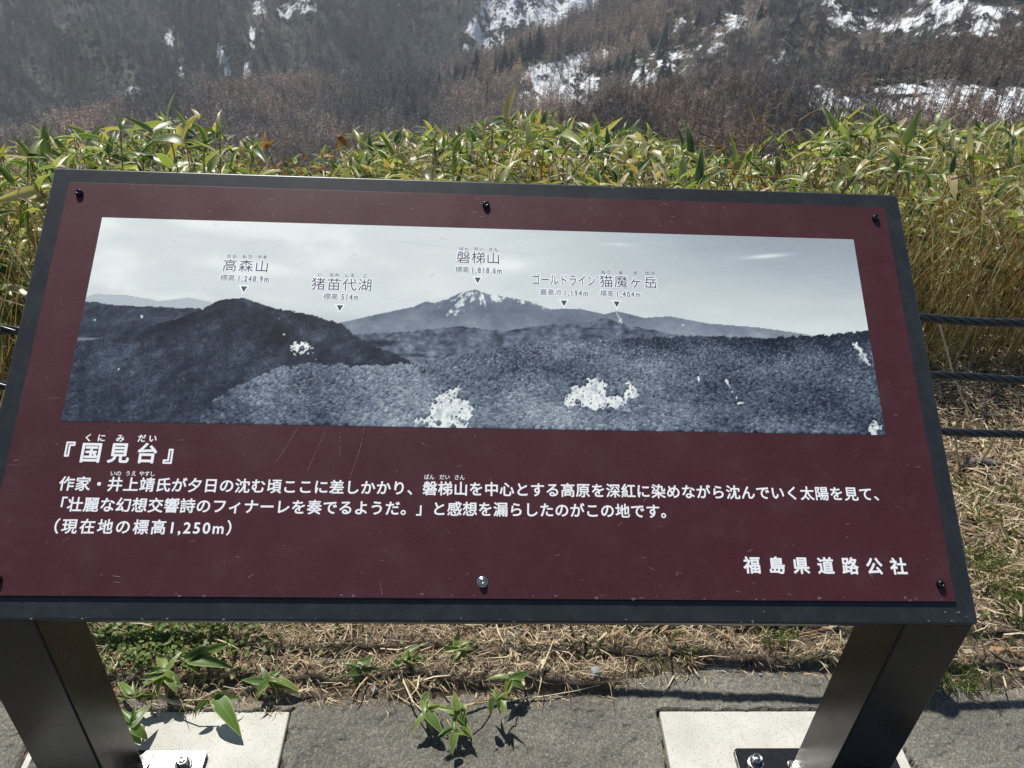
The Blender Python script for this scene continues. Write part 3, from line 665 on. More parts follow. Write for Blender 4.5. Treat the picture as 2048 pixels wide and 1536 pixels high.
LV = [leaf_geo(*a) for a in [(.2, .3, .115, .8), (.5, -.5, .10, 1.2), (.0, .5, .13, .5), (.9, .9, .085, 1.6), (.3, -.8, .12, .4), (1.6, .5, .07, 1.1), (.1, .2, .13, 1.1), (.6, 1.4, .09, 2.0)]]
def lite(a):
    v_, f_, uv_ = leaf_geo(*a, nseg=5); keep_ = np.array([i for i in range(len(v_)) if i % 5 in (0, 2, 4)]); F_ = []
    for i in range(5):
        for k in range(2): q_ = i * 3 + k; F_.append((q_, q_ + 3, q_ + 4, q_ + 1))
    return v_[keep_], np.array(F_), uv_[keep_]
LEAFP = [(.2, .3, .115, .8), (.5, -.5, .10, 1.2), (.0, .5, .13, .5), (.9, .9, .085, 1.6), (.3, -.8, .12, .4), (1.6, .5, .07, 1.1), (.1, .2, .13, 1.1), (.6, 1.4, .09, 2.0)]
LVB = [lite(a) for a in LEAFP]
LMESH = []
for i, (v_, f_, uv_) in enumerate(LV):
    m = mesh('leaf', v_, f_, uv=uv_, smooth=True); m.materials.append(MAT['leaf']); LMESH.append(m)
def frame_mat(p, d, roll, s, wmul=1.0):
    d = Vector(d).normalized(); y = Vector((0, 0, 1)).cross(d)
    if y.length < 1e-3: y = Vector((0, 1, 0))
    y.normalize(); z = d.cross(y)
    M = Matrix((d, y, z)).transposed().to_4x4() @ Matrix.Rotation(roll, 4, 'X') @ Matrix.Diagonal((s, s * wmul, s, 1)); M.translation = Vector(p); return M
def gen_plant(R, height, lean, nl, leaf, low=.55):
    """returns stem polyline and leaves [(variant, matrix)] in plant space"""
    la = R.uniform(0, 2 * math.pi); pts = []
    for i in range(6):
        t = i / 5; off = lean * t * t; pts.append(Vector((off * math.cos(la) + R.gauss(0, .004), off * math.sin(la) + R.gauss(0, .004), height * t)))
    top = pts[-1]; tang = (pts[-1] - pts[-2]).normalized(); L = []
    a0 = R.uniform(0, 6.28)
    for i in range(nl):
        t = 1 - (i / nl) * (1 - low) if i > 2 else 1.0
        p = pts[-1] if t == 1 else pts[min(int(t * 5), 4)].lerp(pts[min(int(t * 5), 4) + 1], t * 5 - int(t * 5))
        a = a0 + i * 2.2 + R.gauss(0, .5); el = R.uniform(.9, 1.45) if i == 0 else (R.uniform(.1, 1.0) if R.random() < .75 else R.uniform(-.5, .2))
        d = (math.cos(a) * math.cos(el), math.sin(a) * math.cos(el), math.sin(el))
        L.append((R.randrange(len(LV)), frame_mat(p, d, R.gauss(0, .5), leaf * R.uniform(.7, 1.2), R.uniform(.8, 1.2))))
    return pts, L
def plant_objects(base, pts, L, label, group, stem_r=.0022, name='bamboo_plant', cat='plant', leafmesh=None):
    r = empty(name, base); tag(r, label, cat, group)
    mb = MB(); mb.tube([p for p in pts], [stem_r * (1.1 - .5 * i / (len(pts) - 1)) for i in range(len(pts))], 5); mb.build('stem', MAT['culm'], r, True)
    for v_, M in L:
        o = link('leaf', (leafmesh or LMESH)[v_], r); o.matrix_local = M
    return r
class Bake:
    def __init__(s): s.V = []; s.F = []; s.UV = []; s.A = []; s.n = 0
    def add(s, v, f, uv, r):
        s.V.append(v); s.F.append(f + s.n); s.UV.append(uv); s.A.append(np.full(len(f), r)); s.n += len(v)
    def leaf(s, var, M, r):
        v, f, uv = LVB[var]; A = np.array(M); s.add(v @ A[:3, :3].T + A[:3, 3], f, uv, r)
    def tube(s, pts, rad, r, n=4):
        mb = MB(); mb.tube(pts, rad, n, False); v = np.array([tuple(p) for p in mb.v]); s.add(v, np.array(mb.f), np.zeros((len(v), 2)), r)
    def strip(s, P, w, up, r):
        P = np.array(P); d = np.gradient(P, axis=0); side = np.cross(d, up); side /= np.linalg.norm(side, axis=1)[:, None] + 1e-9
        W_ = (np.asarray(w) / 2)[:, None] if hasattr(w, '__len__') else w / 2
        k = len(P); v = np.concatenate([P - side * W_, P + side * W_]); i = np.arange(k - 1)
        f = np.stack([i, i + 1, i + 1 + k, i + k], 1); uv = np.stack([np.tile(np.linspace(0, 1, k), 2), np.repeat([0, 1], k)], 1); s.add(v, f, uv, r)
    def build(s, name, mat, kind='stuff', parent=None):
        m = mesh(name, np.concatenate(s.V), np.concatenate(s.F), uv=np.concatenate(s.UV), smooth=True, fattr={'rnd': np.concatenate(s.A)})
        o = link(name, m, parent, mat)
        if kind: o['kind'] = kind
        return o
MAT['fresh_leaf'] = m_leaf('fresh_bamboo_leaf', [(0, (.06, .14, .03)), (.35, (.11, .21, .045)), (.7, (.17, .27, .06)), (1, (.28, .36, .10))], .5)
LFRESH = []
for i, (v_, f_, uv_) in enumerate(LV):
    m = mesh('leaf', v_, f_, uv=uv_, smooth=True); m.materials.append(MAT['fresh_leaf']); LFRESH.append(m)
# front line of the thicket: nearer on the left, further back on the right
def front_y(x): return float(np.interp(x, [-3.5, -1.2, -.6, .5, 1.6, 4.5], [1.62, 1.78, 2.15, 2.3, 2.42, 2.5]))
TOPX = [-200, 0, 60, 150, 200, 340, 470, 520, 560, 640, 690, 740, 850, 1000, 1060, 1150, 1300, 1370, 1450, 1580, 1640, 1700, 1850, 2048, 2300]
TOPY = [310, 300, 285, 262, 262, 232, 275, 330, 345, 330, 275, 262, 262, 262, 222, 262, 272, 300, 325, 325, 275, 252, 250, 250, 250]
TA = [az_dep(x, y) for x, y in zip(TOPX, TOPY)]; TAZ = [a for a, _ in TA]; TDEP = [d for _, d in TA]
def canopy_height(x, y):           # plant height above the ground that reaches the photographed skyline of the thicket
    D = math.hypot(x, y); zt = CAM[2] - D * math.tan(float(np.interp(math.atan2(x, y), TAZ, TDEP)))
    return zt - float(ground_z(np.array(x), np.array(y)))
R_ = random.Random(11)
spots = []
while len(spots) < 4200:
    x = R_.uniform(-3.4, 4.8); fy = front_y(x); y = fy + (R_.random() ** 1.25) * 3.2
    if abs(math.atan2(x, y)) > .98: continue
    spots.append((x, y))
spots.sort(key=lambda s: s[1] - front_y(s[0]))
lb, cb = Bake(), Bake(); nobj = 0; GB = 'dwarf bamboo plants along the front and top of the thicket'
for i, (x, y) in enumerate(spots):
    d = y - front_y(x); hc = canopy_height(x, y)
    h = hc - R_.uniform(.04, .18) - .10 * float(sstep(.45, .7, vn(x * 2.3, y * 2.3, 4))) + (.05 if R_.random() < .06 else 0)
    if d < .5 and x > -.3: h *= R_.uniform(.72, 1.0)
    h = max(.25, min(h, 1.15)); gz = float(ground_z(np.array(x), np.array(y)))
    left = x < -.7
    nl = R_.choice([6, 7, 8, 9]) + (2 if left else 0)
    if d < .6 and x / y > .55: nl = R_.choice([3, 4, 5])
    pts, L = gen_plant(R_, h, R_.uniform(.02, .22), nl, (R_.uniform(.06, .125) if left else R_.uniform(.07, .145)) if d > .6 or left else R_.uniform(.055, .12), .35 if left else (.50 if d < .6 else .66))
    vis = -1.75 < x < 3.6
    if vis and nobj < 190 and (i % 5 == 0):
        k_ = 0 if x / y < -.62 else (2 if x / y > .62 else 1)
        plant_objects((x, y, gz), pts, L, ['leafy dwarf bamboo plant in the thicket past the left edge of the sign', 'leafy dwarf bamboo plant in the thicket showing above the top edge of the board', 'leafy dwarf bamboo plant in the thicket past the right edge of the sign'][k_],
                      ['dwarf bamboo plants past the left edge of the sign', 'dwarf bamboo plants above the board', 'dwarf bamboo plants past the right edge of the sign'][k_]); nobj += 1
    else:
        T = Matrix.Translation((x, y, gz)); cb.tube([T @ p for p in pts], .0022, R_.random())
        for v_, M in L: lb.leaf(v_, T @ M, R_.random() * (.86 if R_.random() < .9 else 1))
for i in range(3800):
    x = R_.uniform(-3.0, 4.4); y = front_y(x) + R_.random() * .6 - .10; gz = float(ground_z(np.array(x), np.array(y))); hc = max(.2, canopy_height(x, y)); a = R_.uniform(0, 6.28); el = R_.gauss(.2, .5)
    lb.leaf(R_.randrange(8), frame_mat((x, y, gz + hc * R_.uniform(.06, .75)), (math.cos(a) * math.cos(el), math.sin(a) * math.cos(el), math.sin(el)), R_.gauss(0, .7), R_.uniform(.035, .10), R_.uniform(.5, 1.0)), R_.random())
lb.build('bamboo_thicket_leaves', MAT['leaf']); 
# dry upright stalks, dense in the lower half of the thicket
for i in range(13000):
    x = R_.uniform(-3.2, 4.6); fy = front_y(x); y = fy - .12 + R_.random() ** 1.5 * 1.5; gz = float(ground_z(np.array(x), np.array(y))) - .01
    hc = max(.2, canopy_height(x, y)); h = hc * (R_.uniform(.25, .92) if x / y < .55 else R_.uniform(.3, 1.04)); lx, ly = R_.gauss(0, .17) * h * 1.7, R_.gauss(-.04, .15) * h * 1.7
    P = [(x + lx * t * t, y + ly * t * t, gz + h * t) for t in (0, .35, .7, 1)]
    w = R_.uniform(.0014, .0042)
    cb.strip(P, [w, w, w * .8, w * .3], np.array([-.2, 1.0, .1]), R_.random())
cb.build('bamboo_thicket_stalks', MAT['culm'])
sb = Bake()                                               # tan dead blades hanging among the stalks
for i in range(9000):
    x = R_.uniform(-3.2, 4.6); y = front_y(x) - .1 + R_.random() ** 1.3 * 1.6; gz = float(ground_z(np.array(x), np.array(y))); hc = max(.2, canopy_height(x, y))
    z = gz + hc * R_.uniform(.05, .9); a = R_.uniform(0, 6.28); el = R_.gauss(-.2, .7); L_ = R_.uniform(.04, .14)
    d = np.array([math.cos(a) * math.cos(el), math.sin(a) * math.cos(el), math.sin(el)]); L_ *= .8; P = [np.array([x, y, z]) + d * L_ * t + np.array([0, 0, -.35 * L_ * t * t]) for t in (0, .5, 1)]
    w = R_.uniform(.003, .010); sb.strip(P, [w * .6, w, w * .1], np.array([R_.gauss(0, 1), R_.gauss(0, 1), R_.gauss(0, 1)]), R_.random())
sb.build('dead_thicket_blades', MAT['straw'])
# ------------------------------------------------------------------ litter, grass
def gz1(x, y): return max(float(ground_z(np.array(x), np.array(y))), .004 if y < 1.15 else -9)
lt = Bake()
for i in range(0):
    x = R_.uniform(-1.6, 3.3); e = float(soil_edge(np.array(x))); y = e - .02 + R_.random() ** .9 * 1.6
    if x > 2.4 and R_.random() < .4: continue
    z = gz1(x, y) + R_.uniform(.001, .012) * (1 if y > e + .03 else .3); a = R_.gauss(0, 1.0); L_ = abs(R_.gauss(.018, .026)) + .008
    if y < e + .03: L_ = min(L_, .035)
    c = R_.gauss(0, .35); dz = R_.gauss(.0, .22) if y > e + .03 else 0
    P = [(x + L_ * t * math.cos(a + c * t), y + L_ * t * math.sin(a + c * t), z + L_ * max(dz, 0) * t) for t in (0, .5, 1)]
    w = R_.uniform(.0006, .0022) if R_.random() < .9 else R_.uniform(.003, .008)
    lt.strip(P, [w, w, w * .5], np.array([R_.gauss(0, .3), R_.gauss(0, .3), 1.0]), R_.random())
def strips(bk, n_, X0, X1, Y0, Y1, pw, Lf, wf, zf, q, edge=True, steep=.2, dirsd=1.2):
    x = q.uniform(X0, X1, n_); e = soil_edge(x); y = e + Y0 + q.random(n_) ** pw * (Y1 - Y0)
    near = y < e + .02; L_ = Lf(n_); L_ = np.where(near, np.minimum(L_, .022), L_); w = wf(n_); a = q.normal(0, dirsd, n_); c = q.normal(0, .5, n_)
    z = np.maximum(ground_z(x, y), np.where(y < 1.15, .005, -9)) + np.where(near, .001, 1) * zf(n_); dz = np.where(near, 0, np.abs(q.normal(0, steep, n_)))
    P = np.stack([np.stack([x + L_ * t * np.cos(a + c * t), y + L_ * t * np.sin(a + c * t), z + L_ * dz * t * (1.4 - .6 * t)], 1) for t in (0, .5, 1)], 1)
    tn = np.stack([np.cos(a), np.sin(a), dz], 1); up = np.stack([q.normal(0, .45, n_), q.normal(0, .45, n_), np.ones(n_)], 1); sd = np.cross(tn, up); sd /= np.linalg.norm(sd, axis=1)[:, None]
    W_ = (w[:, None] * np.array([1, 1, .35])[None] / 2)[:, :, None]; V = np.concatenate([P - sd[:, None] * W_, P + sd[:, None] * W_], 1).reshape(-1, 3)
    b = np.arange(n_)[:, None] * 6; F = np.concatenate([b + np.array([[0, 1, 4, 3]]), b + np.array([[1, 2, 5, 4]])], 0)
    bk.V.append(V); bk.F.append(F + bk.n); bk.UV.append(np.zeros((len(V), 2))); r = q.random(n_); bk.A.append(np.concatenate([r, r])); bk.n += len(V)
QL = np.random.default_rng(77)
strips(lt, 9000, -.9, 1.1, -.01, .35, .8, lambda n: QL.gamma(2.0, .010, n) + .006, lambda n: QL.uniform(.0006, .0022, n), lambda n: QL.uniform(.002, .014, n), QL)
strips(lt, 84000, -2.6, 3.2, -.012, 1.5, .95, lambda n: QL.gamma(2.0, .009, n) + .005, lambda n: QL.uniform(.0005, .0017, n), lambda n: QL.uniform(.0, .012, n), QL)
strips(lt, 9500, -2.6, 3.2, -.015, 1.5, .95, lambda n: QL.uniform(.02, .09, n), lambda n: QL.uniform(.0012, .0038, n), lambda n: QL.uniform(.004, .018, n), QL)
strips(lt, 1500, -1.3, 3.0, .02, 1.5, .95, lambda n: QL.uniform(.015, .055, n), lambda n: QL.uniform(.004, .011, n), lambda n: QL.uniform(.002, .016, n), QL, steep=.5)
strips(lt, 20000, .9, 3.0, .2, 1.5, .95, lambda n: QL.gamma(2.0, .016, n) + .008, lambda n: QL.uniform(.0012, .0048, n), lambda n: QL.uniform(.004, .022, n), QL)
for i in range(260):
    x = R_.uniform(-1.6, 3.3); e = float(soil_edge(np.array(x))); y = e + .08 + R_.random() * 1.4
    M = frame_mat((x, y, gz1(x, y) + R_.uniform(.004, .02)), (R_.gauss(0, 1), R_.gauss(0, 1), R_.gauss(0, .25)), R_.gauss(0, .9), R_.uniform(.03, .07), R_.uniform(.8, 1.5)); lt.leaf(R_.randrange(8), M, R_.random())
lt.build('leaf_litter', MAT['straw'])
gr = Bake()
def tuft(cx, cy, n, rad, h):
    for i in range(n):
        a = R_.uniform(0, 6.28); r = rad * math.sqrt(R_.random()); x, y = cx + r * math.cos(a), cy + r * math.sin(a)
        if y < float(soil_edge(np.array(x))) - .012: continue
        z = gz1(x, y); hh = h * R_.uniform(.4, 1.2); b = R_.uniform(.2, .9) * hh; q = a + R_.gauss(0, .7)
        P = [(x + b * t * t * math.cos(q), y + b * t * t * math.sin(q), z + hh * t * (1 - .25 * t)) for t in (0, .4, .75, 1)]
        w = R_.uniform(.0012, .0026); gr.strip(P, [w, w, w * .7, w * .1], np.array([math.sin(q), -math.cos(q), .3]) + np.array([R_.gauss(0, .4), R_.gauss(0, .4), 0]), R_.random())
for px, py, n, rad, h in [(1540, 1285, 130, .035, .05), (1905, 1365, 240, .045, .04), (1950, 1362, 80, .05, .03), (2000, 1180, 240, .07, .07), (1935, 1130, 170, .05, .08), (1955, 1040, 110, .05, .06), (2030, 1090, 90, .06, .06), (2035, 1240, 150, .05, .05),
                          (2040, 1010, 120, .06, .08), (1935, 990, 150, .05, .06), (225, 1290, 180, .05, .03), (300, 1270, 160, .05, .03), (440, 1265, 130, .04, .035), (380, 1280, 90, .04, .03), (700, 1262, 60, .03, .03), (560, 1262, 70, .04, .03), (1170, 1300, 60, .04, .03), (1330, 1270, 40, .03, .03), (1240, 1275, 40, .03, .03)]:
    p = at_z(px, py); tuft(p[0], p[1], n, rad, h)
for i in range(280):
    x = R_.uniform(-2.5, 3.2); y = float(soil_edge(np.array(x))) + .03 + R_.random() * 1.3; tuft(x, y, R_.randrange(6, 34), R_.uniform(.015, .06), R_.uniform(.02, .07))
gr.build('grass', MAT['grass'])
# tiny round weed leaves
wd = Bake()
for i in range(1900):
    if R_.random() < .45: c = at_z(R_.gauss(330, 95), R_.gauss(1290, 38)); x, y = c[0], c[1]
    else: x = R_.uniform(-1.4, 2.8); y = float(soil_edge(np.array(x))) + .03 + R_.random() * 1.1
    M = frame_mat((x, y, gz1(x, y) + R_.uniform(.008, .03)), (R_.gauss(0, 1), R_.gauss(0, 1), R_.gauss(.3, .3)), R_.gauss(0, .4), R_.uniform(.007, .014), 4.5); wd.leaf(R_.choice([0, 2, 4, 6]), M, R_.random())
wd.build('small_weeds', MAT['grass'])

# ------------------------------------------------------------------ bamboo sprigs at the edge of the asphalt
FG = bpy.data.materials.get('bamboo_leaf')
def sprig(px_base, px_hub, zh, leaves, label, stem_w=.0016, group=None):
    """leaves: list of (tip_px, tip_py, dz of tip above hub, width factor, variant)"""
    b = at_z(*px_base, .008); h = at_z(*px_hub, zh); r = empty('bamboo_sprig', tuple(b)); tag(r, label, 'plant', group)
    h0 = Vector(h - b); mid = h0 * .5 + Vector((0, 0, .02)); mb = MB()
    mb.tube([(0, 0, -.01), tuple(h0 * .2 + Vector((0, 0, .012))), tuple(mid), tuple(h0)], [stem_w, stem_w, stem_w * .9, stem_w * .7], 6); mb.build('stem', MAT['culm'], r, True)
    for (tx, ty, dz, wf, var) in leaves:
        t = Vector(at_z(tx, ty, zh + dz)) - Vector(h); L_ = t.length
        M = frame_mat(tuple(h0 + Vector((R_.gauss(0, .003), R_.gauss(0, .003), R_.gauss(0, .003)))), t, R_.gauss(0, .35), L_ * 1.12, wf)
        o = link('leaf', LFRESH[var], r); o.matrix_local = M
    for i in range(R_.choice([3, 4, 5, 5])):
        a = R_.uniform(0, 6.28); el = R_.uniform(-.2, .7); q = h0.lerp(mid, R_.random() * .5)
        o = link('leaf', LFRESH[R_.choice([0, 1, 2, 4, 6])], r); o.matrix_local = frame_mat(tuple(q), (math.cos(a) * math.cos(el), math.sin(a) * math.cos(el), math.sin(el)), R_.gauss(0, .4), R_.uniform(.026, .05), R_.uniform(1.0, 1.5))
    return r
S = [((300, 1425), (330, 1345), .07, [(318, 1290, .01, 1.2, 0), (355, 1300, .02, 1.1, 2), (290, 1360, 0, 1.3, 4), (268, 1372, .0, 1.1, 2), (350, 1365, .01, 1.6, 6), (372, 1355, -.01, 1.5, 6), (305, 1395, -.01, 1.3, 0), (285, 1345, .01, 1.2, 4)], 'low leafy bamboo clump beside the left leg, its leaves fanned over the litter'),
     ((310, 1430), (268, 1392), .05, [(238, 1345, .01, 1.1, 0), (236, 1388, .0, 1.2, 2), (232, 1402, .0, 1.1, 0), (287, 1402, -.01, 1.6, 2), (262, 1362, .01, 1.2, 4)], 'yellowish bamboo sprig peeping out from behind the left leg'),
     ((330, 1400), (372, 1322), .06, [(465, 1283, .01, 1.1, 0), (462, 1322, .0, 1.2, 2), (415, 1290, .02, 1.2, 4), (355, 1330, 0, 1.2, 0)], 'bamboo sprig with long leaves pointing right above the left footing'),
     ((352, 1425), (427, 1399), .05, [(479, 1462, -.012, 1.35, 2), (478, 1394, .0, 1.3, 0), (462, 1372, .012, .9, 5)], 'single bamboo sprig with one broad leaf drooping over the left footing'),
     ((288, 1432), (262, 1457), .05, [(302, 1402, .01, 1.5, 2), (298, 1475, -.01, 2.0, 6), (238, 1420, .01, 1.4, 4), (285, 1488, -.02, 1.8, 6)], 'bamboo sprig hanging over the left footing next to the leg'),
     ((560, 1395), (535, 1362), .04, [(487, 1358, .0, 1.2, 2), (612, 1368, 0, 1.2, 0), (575, 1372, .0, 1.8, 6), (518, 1396, -.01, 1.5, 4), (520, 1345, .01, 1.4, 6), (560, 1343, .01, 1.5, 2)], 'flat dark green bamboo sprig spreading leaves sideways on the litter'),
     ((775, 1385), (712, 1336), .03, [(748, 1313, .01, 1.4, 2), (716, 1378, -.01, 1.3, 0), (700, 1330, .01, 1.2, 4)], 'small two leaved bamboo sprig right of the flat dark one'),
     ((805, 1345), (808, 1322), .03, [(830, 1296, .01, 1.7, 6), (780, 1333, 0, 1.3, 0), (850, 1322, .01, 1.6, 2), (862, 1302, .01, 1.3, 4), (838, 1283, .02, 1.4, 0), (790, 1312, .01, 1.4, 2)], 'dense little bamboo sprig in the litter above the asphalt one'),
     ((900, 1330), (915, 1297), .035, [(918, 1263, .02, 1.8, 2), (938, 1285, .01, 1.5, 0), (880, 1290, .01, 1.4, 4), (952, 1326, -.01, 1.8, 6), (905, 1318, 0, 1.4, 2)], 'bamboo sprig with an upright oval leaf below the frame'),
     ((805, 1352), (857, 1422), .05, [(840, 1370, .015, 1.3, 5), (825, 1450, .0, 1.5, 0), (889, 1456, -.005, 1.8, 2), (900, 1400, .01, 1.3, 4), (880, 1425, .0, 1.5, 6), (868, 1462, -.01, 1.2, 0)], 'left half of the bamboo sprig reaching over the asphalt, on a white curved stem'),
     ((990, 1402), (917, 1428), .055, [(914, 1386, .015, 1.7, 2), (945, 1452, -.01, 1.7, 0), (890, 1432, 0, 1.9, 6), (947, 1465, 0, 1.3, 4)], 'bamboo sprig with an upright broad leaf over the middle of the asphalt edge'),
     ((880, 1440), (908, 1462), .045, [(905, 1503, -.01, 1.7, 2), (930, 1468, 0, 1.8, 6), (948, 1462, .0, 1.3, 0), (885, 1470, 0, 1.1, 4)], 'lowest bamboo sprig, its leaf tip hanging lowest over the asphalt'),
     ((1015, 1385), (1022, 1358), .06, [(1060, 1337, .01, 1.6, 2), (1052, 1364, 0, 1.9, 6), (1036, 1382, -.01, 1.5, 0), (1003, 1398, -.01, 1.4, 4), (975, 1350, .01, 1.2, 0)], 'bright bamboo sprig of five leaves at the right of the group'),
     ((1040, 1395), (992, 1400), .075, [(981, 1438, -.02, 2.2, 2), (1004, 1425, -.01, 1.8, 6), (1010, 1388, .01, 1.3, 4)], 'cupped bamboo sprig casting a clear forked shadow on the asphalt'),
     ((355, 1310), (352, 1287), .03, [(380, 1262, .01, 1.0, 0), (333, 1306, 0, 1.1, 2), (376, 1296, 0, 1.0, 4)], 'small dark bamboo sprig in the weeds under the frame')]
for a in S: sprig(*a)
# dry canes lying about
def cane(P, r, label, nodes=True):
    pts = [at_z(x, y, z) for x, y, z in P]; b = pts[0]; e = empty('dry_cane', tuple(b)); tag(e, label, 'cane', 'dry bamboo canes on the ground'); mb = MB()
    Q = [Vector(p - b) for p in pts]; QQ = []
    for a_, b_ in zip(Q[:-1], Q[1:]):
        for t in np.linspace(0, 1, 6)[:-1]: QQ.append(a_.lerp(b_, float(t)))
    QQ.append(Q[-1]); n_ = len(QQ); mb.tube(QQ, [r * (1.0 - .45 * i / n_) * (1.28 if i % 5 == 0 else 1) for i in range(n_)], 7); mb.build('stalk', MAT['cane'], e, True)
MAT['cane'] = m_straw('pale_dry_cane', [(0, (.55, .46, .28)), (.5, (.62, .55, .38)), (1, (.42, .32, .18))], .5)
cane([(318, 1394, .03), (345, 1404, .022), (390, 1416, .008)], .0045, 'thick pale cut cane lying above the left footing')
cane([(345, 1402, .02), (395, 1400, .02), (440, 1378, .03)], .0022, 'thin pale cane crossing the thick cut cane')
cane([(801, 1333, .02), (808, 1365, .028), (825, 1403, .03), (848, 1424, .045)], .0024, 'white curved cane carrying the sprig over the asphalt')
cane([(715, 1340, .03), (770, 1378, .015), (828, 1412, .008)], .0020, 'brown straight cane sloping down to the asphalt edge')
cane([(1024, 1399, .012), (1085, 1393, .012), (1150, 1382, .014), (1200, 1370, .02)], .0014, 'long orange straw cane along the asphalt edge')
cane([(905, 1418, .02), (955, 1406, .015), (1035, 1396, .01)], .0030, 'pale split cane between the two middle sprigs')
cane([(1025, 1292, .03), (1033, 1320, .02), (1040, 1340, .012)], .0022, 'short white cane sticking up right of centre')
cane([(1350, 1290, .01), (1375, 1318, .012), (1398, 1355, .008)], .0032, 'flattened pale cane lying across the litter onto the asphalt')
cane([(1348, 1352, .01), (1338, 1370, .008), (1326, 1388, .006)], .0022, 'short yellowish cane end on the asphalt')
cane([(1876, 640, .34), (1893, 700, .24), (1905, 745, .16), (1925, 800, .07), (1955, 850, .02)], .0042, 'broken pale cane leaning behind the ropes right of the sign')
cane([(1908, 845, .16), (1912, 890, .1), (1920, 935, .02)], .0045, 'dark brown upright stub below the lowest rope')
cane([(1993, 870, .18), (1975, 905, .1), (1960, 925, .03), (1945, 950, .01)], .0040, 'slanting reddish stem beside the lowest rope')

# ------------------------------------------------------------------ stones, bark
def rock(px, py, r, label, seed, flat=.8, mat='stone'):
    p = at_z(px, py); q = np.random.default_rng(seed); mb = MB(); import bmesh
    bm = bmesh.new(); bmesh.ops.create_icosphere(bm, subdivisions=2, radius=r)
    for v_ in bm.verts:
        n_ = v_.co.normalized(); k = 1 + .28 * (float(vn(n_.x * 2 + seed, n_.y * 2 + n_.z * 3, seed)) - .5) * 2; v_.co = v_.co * k; v_.co.z *= flat
        for ax in ((1, .3, .2), (-.4, 1, .4), (.2, -.5, 1), (-.8, -.4, .5)):
            A = Vector(ax).normalized(); dd = v_.co.dot(A) - r * .72
            if dd > 0: v_.co -= A * dd
    m = bpy.data.meshes.new('stone'); bm.to_mesh(m); bm.free(); o = link('stone', m, None, MAT[mat]); o.location = (p[0], p[1], max(gz1(p[0], p[1]), .004) + r * .35 * flat); o.rotation_euler = (0, 0, seed)
    tag(o, label, 'stone', 'loose stones at the edge of the asphalt')
rock(1190, 1356, .0155, 'blue grey angular stone lying in the litter at the asphalt edge', 3)
rock(1521, 1353, .0045, 'tiny pale pebble on the asphalt below the grass tuft', 4)
rock(750, 1388, .008, 'small pale stone in the litter above the asphalt', 5)
rock(1070, 1389, .004, 'tiny grey pebble next to the long orange straw', 6)
rock(873, 1372, .008, 'grey stone behind the white curved cane', 7)
rock(993, 1498, .0035, 'tiny dark blue pebble on bare asphalt', 8)
rock(500, 1385, .006, 'small dark stone above the left footing', 9)
p = at_z(1935, 945); mb = MB(); Q = []
for i in range(7):
    t = i / 6; Q.append((-.05 + .13 * t, .012 * math.sin(t * 4) + .02 * t, .012 + .010 * math.sin(t * 3)))
k = len(Q); vv = []
for j, s in enumerate((-1, -.4, .4, 1)):
    for i, q_ in enumerate(Q): w = .016 * (1 - .6 * abs(i / 6 - .5)); vv.append((q_[0], q_[1] + s * w, q_[2] + (.010 * (1 - s * s)) + .002 * math.sin(i * 3 + j)))
mb.add(vv, [(j * k + i, j * k + i + 1, (j + 1) * k + i + 1, (j + 1) * k + i) for j in range(3) for i in range(k - 1)])
o = mb.build('bark_piece', MAT['bark'], None, True); o.location = (p[0] + .02, p[1], gz1(p[0], p[1])); sm_ = o.modifiers.new('thick', 'SOLIDIFY'); sm_.thickness = .005
tag(o, 'curled grey piece of bark lying below the lowest rope', 'bark')

# ------------------------------------------------------------------ bare shrubs behind the thicket
def shrub(px, ytop, Y, spread, n, label, orange=0, seed=1):
    R = random.Random(seed); b = at_y(px, 330, Y); gz = float(ground_z(np.array(b[0]), np.array(b[1]))); top = at_y(px, ytop, Y)[2] - gz
    r = empty('bare_shrub', (b[0], b[1], gz)); tag(r, label, 'shrub')
    for i in range(n):
        bk = Bake(); a = R.uniform(0, 6.28); sp = spread * R.uniform(.2, 1); h = top * R.uniform(.7, 1.0)
        P = [Vector((R.gauss(0, .02), R.gauss(0, .02), 0))]
        for k in range(1, 8): t = k / 7; P.append(Vector((sp * t ** 1.3 * math.cos(a) + R.gauss(0, .012), sp * t ** 1.3 * math.sin(a) + R.gauss(0, .012), h * t)))
        bk.tube(P, [.005 * (1.15 - t / 7) for t in range(8)], R.random(), 5)
        for q in range(9):
            k = R.randrange(3, 8); p0 = P[k]; aa = a + R.gauss(0, 1.3); L_ = R.uniform(.08, .28) * (1.2 - k / 10); pp = [p0]
            for w_ in range(3): pp.append(pp[-1] + Vector((math.cos(aa) * L_ / 3, math.sin(aa) * L_ / 3, L_ / 3 * R.uniform(.1, 1.1))) + Vector((R.gauss(0, .01), R.gauss(0, .01), R.gauss(0, .01))))
            bk.tube(pp, [.0022, .0018, .0014, .0008], R.random(), 4)
            for w_ in range(2):
                s0 = pp[R.randrange(1, 4)]; d = Vector((R.gauss(0, 1), R.gauss(0, 1), R.uniform(0, 1))).normalized() * R.uniform(.03, .09); bk.tube([s0, s0 + d * .5, s0 + d], [.0012, .001, .0006], R.random(), 3)
        br = bk.build('branch', MAT['twig'], None, r)
        if orange:
            ob = Bake()
            for q in range(orange): ob.leaf(R.randrange(8), frame_mat(P[R.randrange(4, 8)], (R.gauss(0, 1), R.gauss(0, 1), R.gauss(.2, .6)), R.gauss(0, .6), R.uniform(.03, .07), 1.8), R.random())
            ob.build('dead_leaves', MAT['orange_leaf'], 'stuff', br)
shrub(1530, 205, 3.3, .34, 9, 'large bare orange brown shrub rising above the bamboo right of centre', 0, 3)
shrub(1470, 215, 3.0, .16, 5, 'bare shrub with pale twisted dead leaves beside the large orange one', 3, 8)
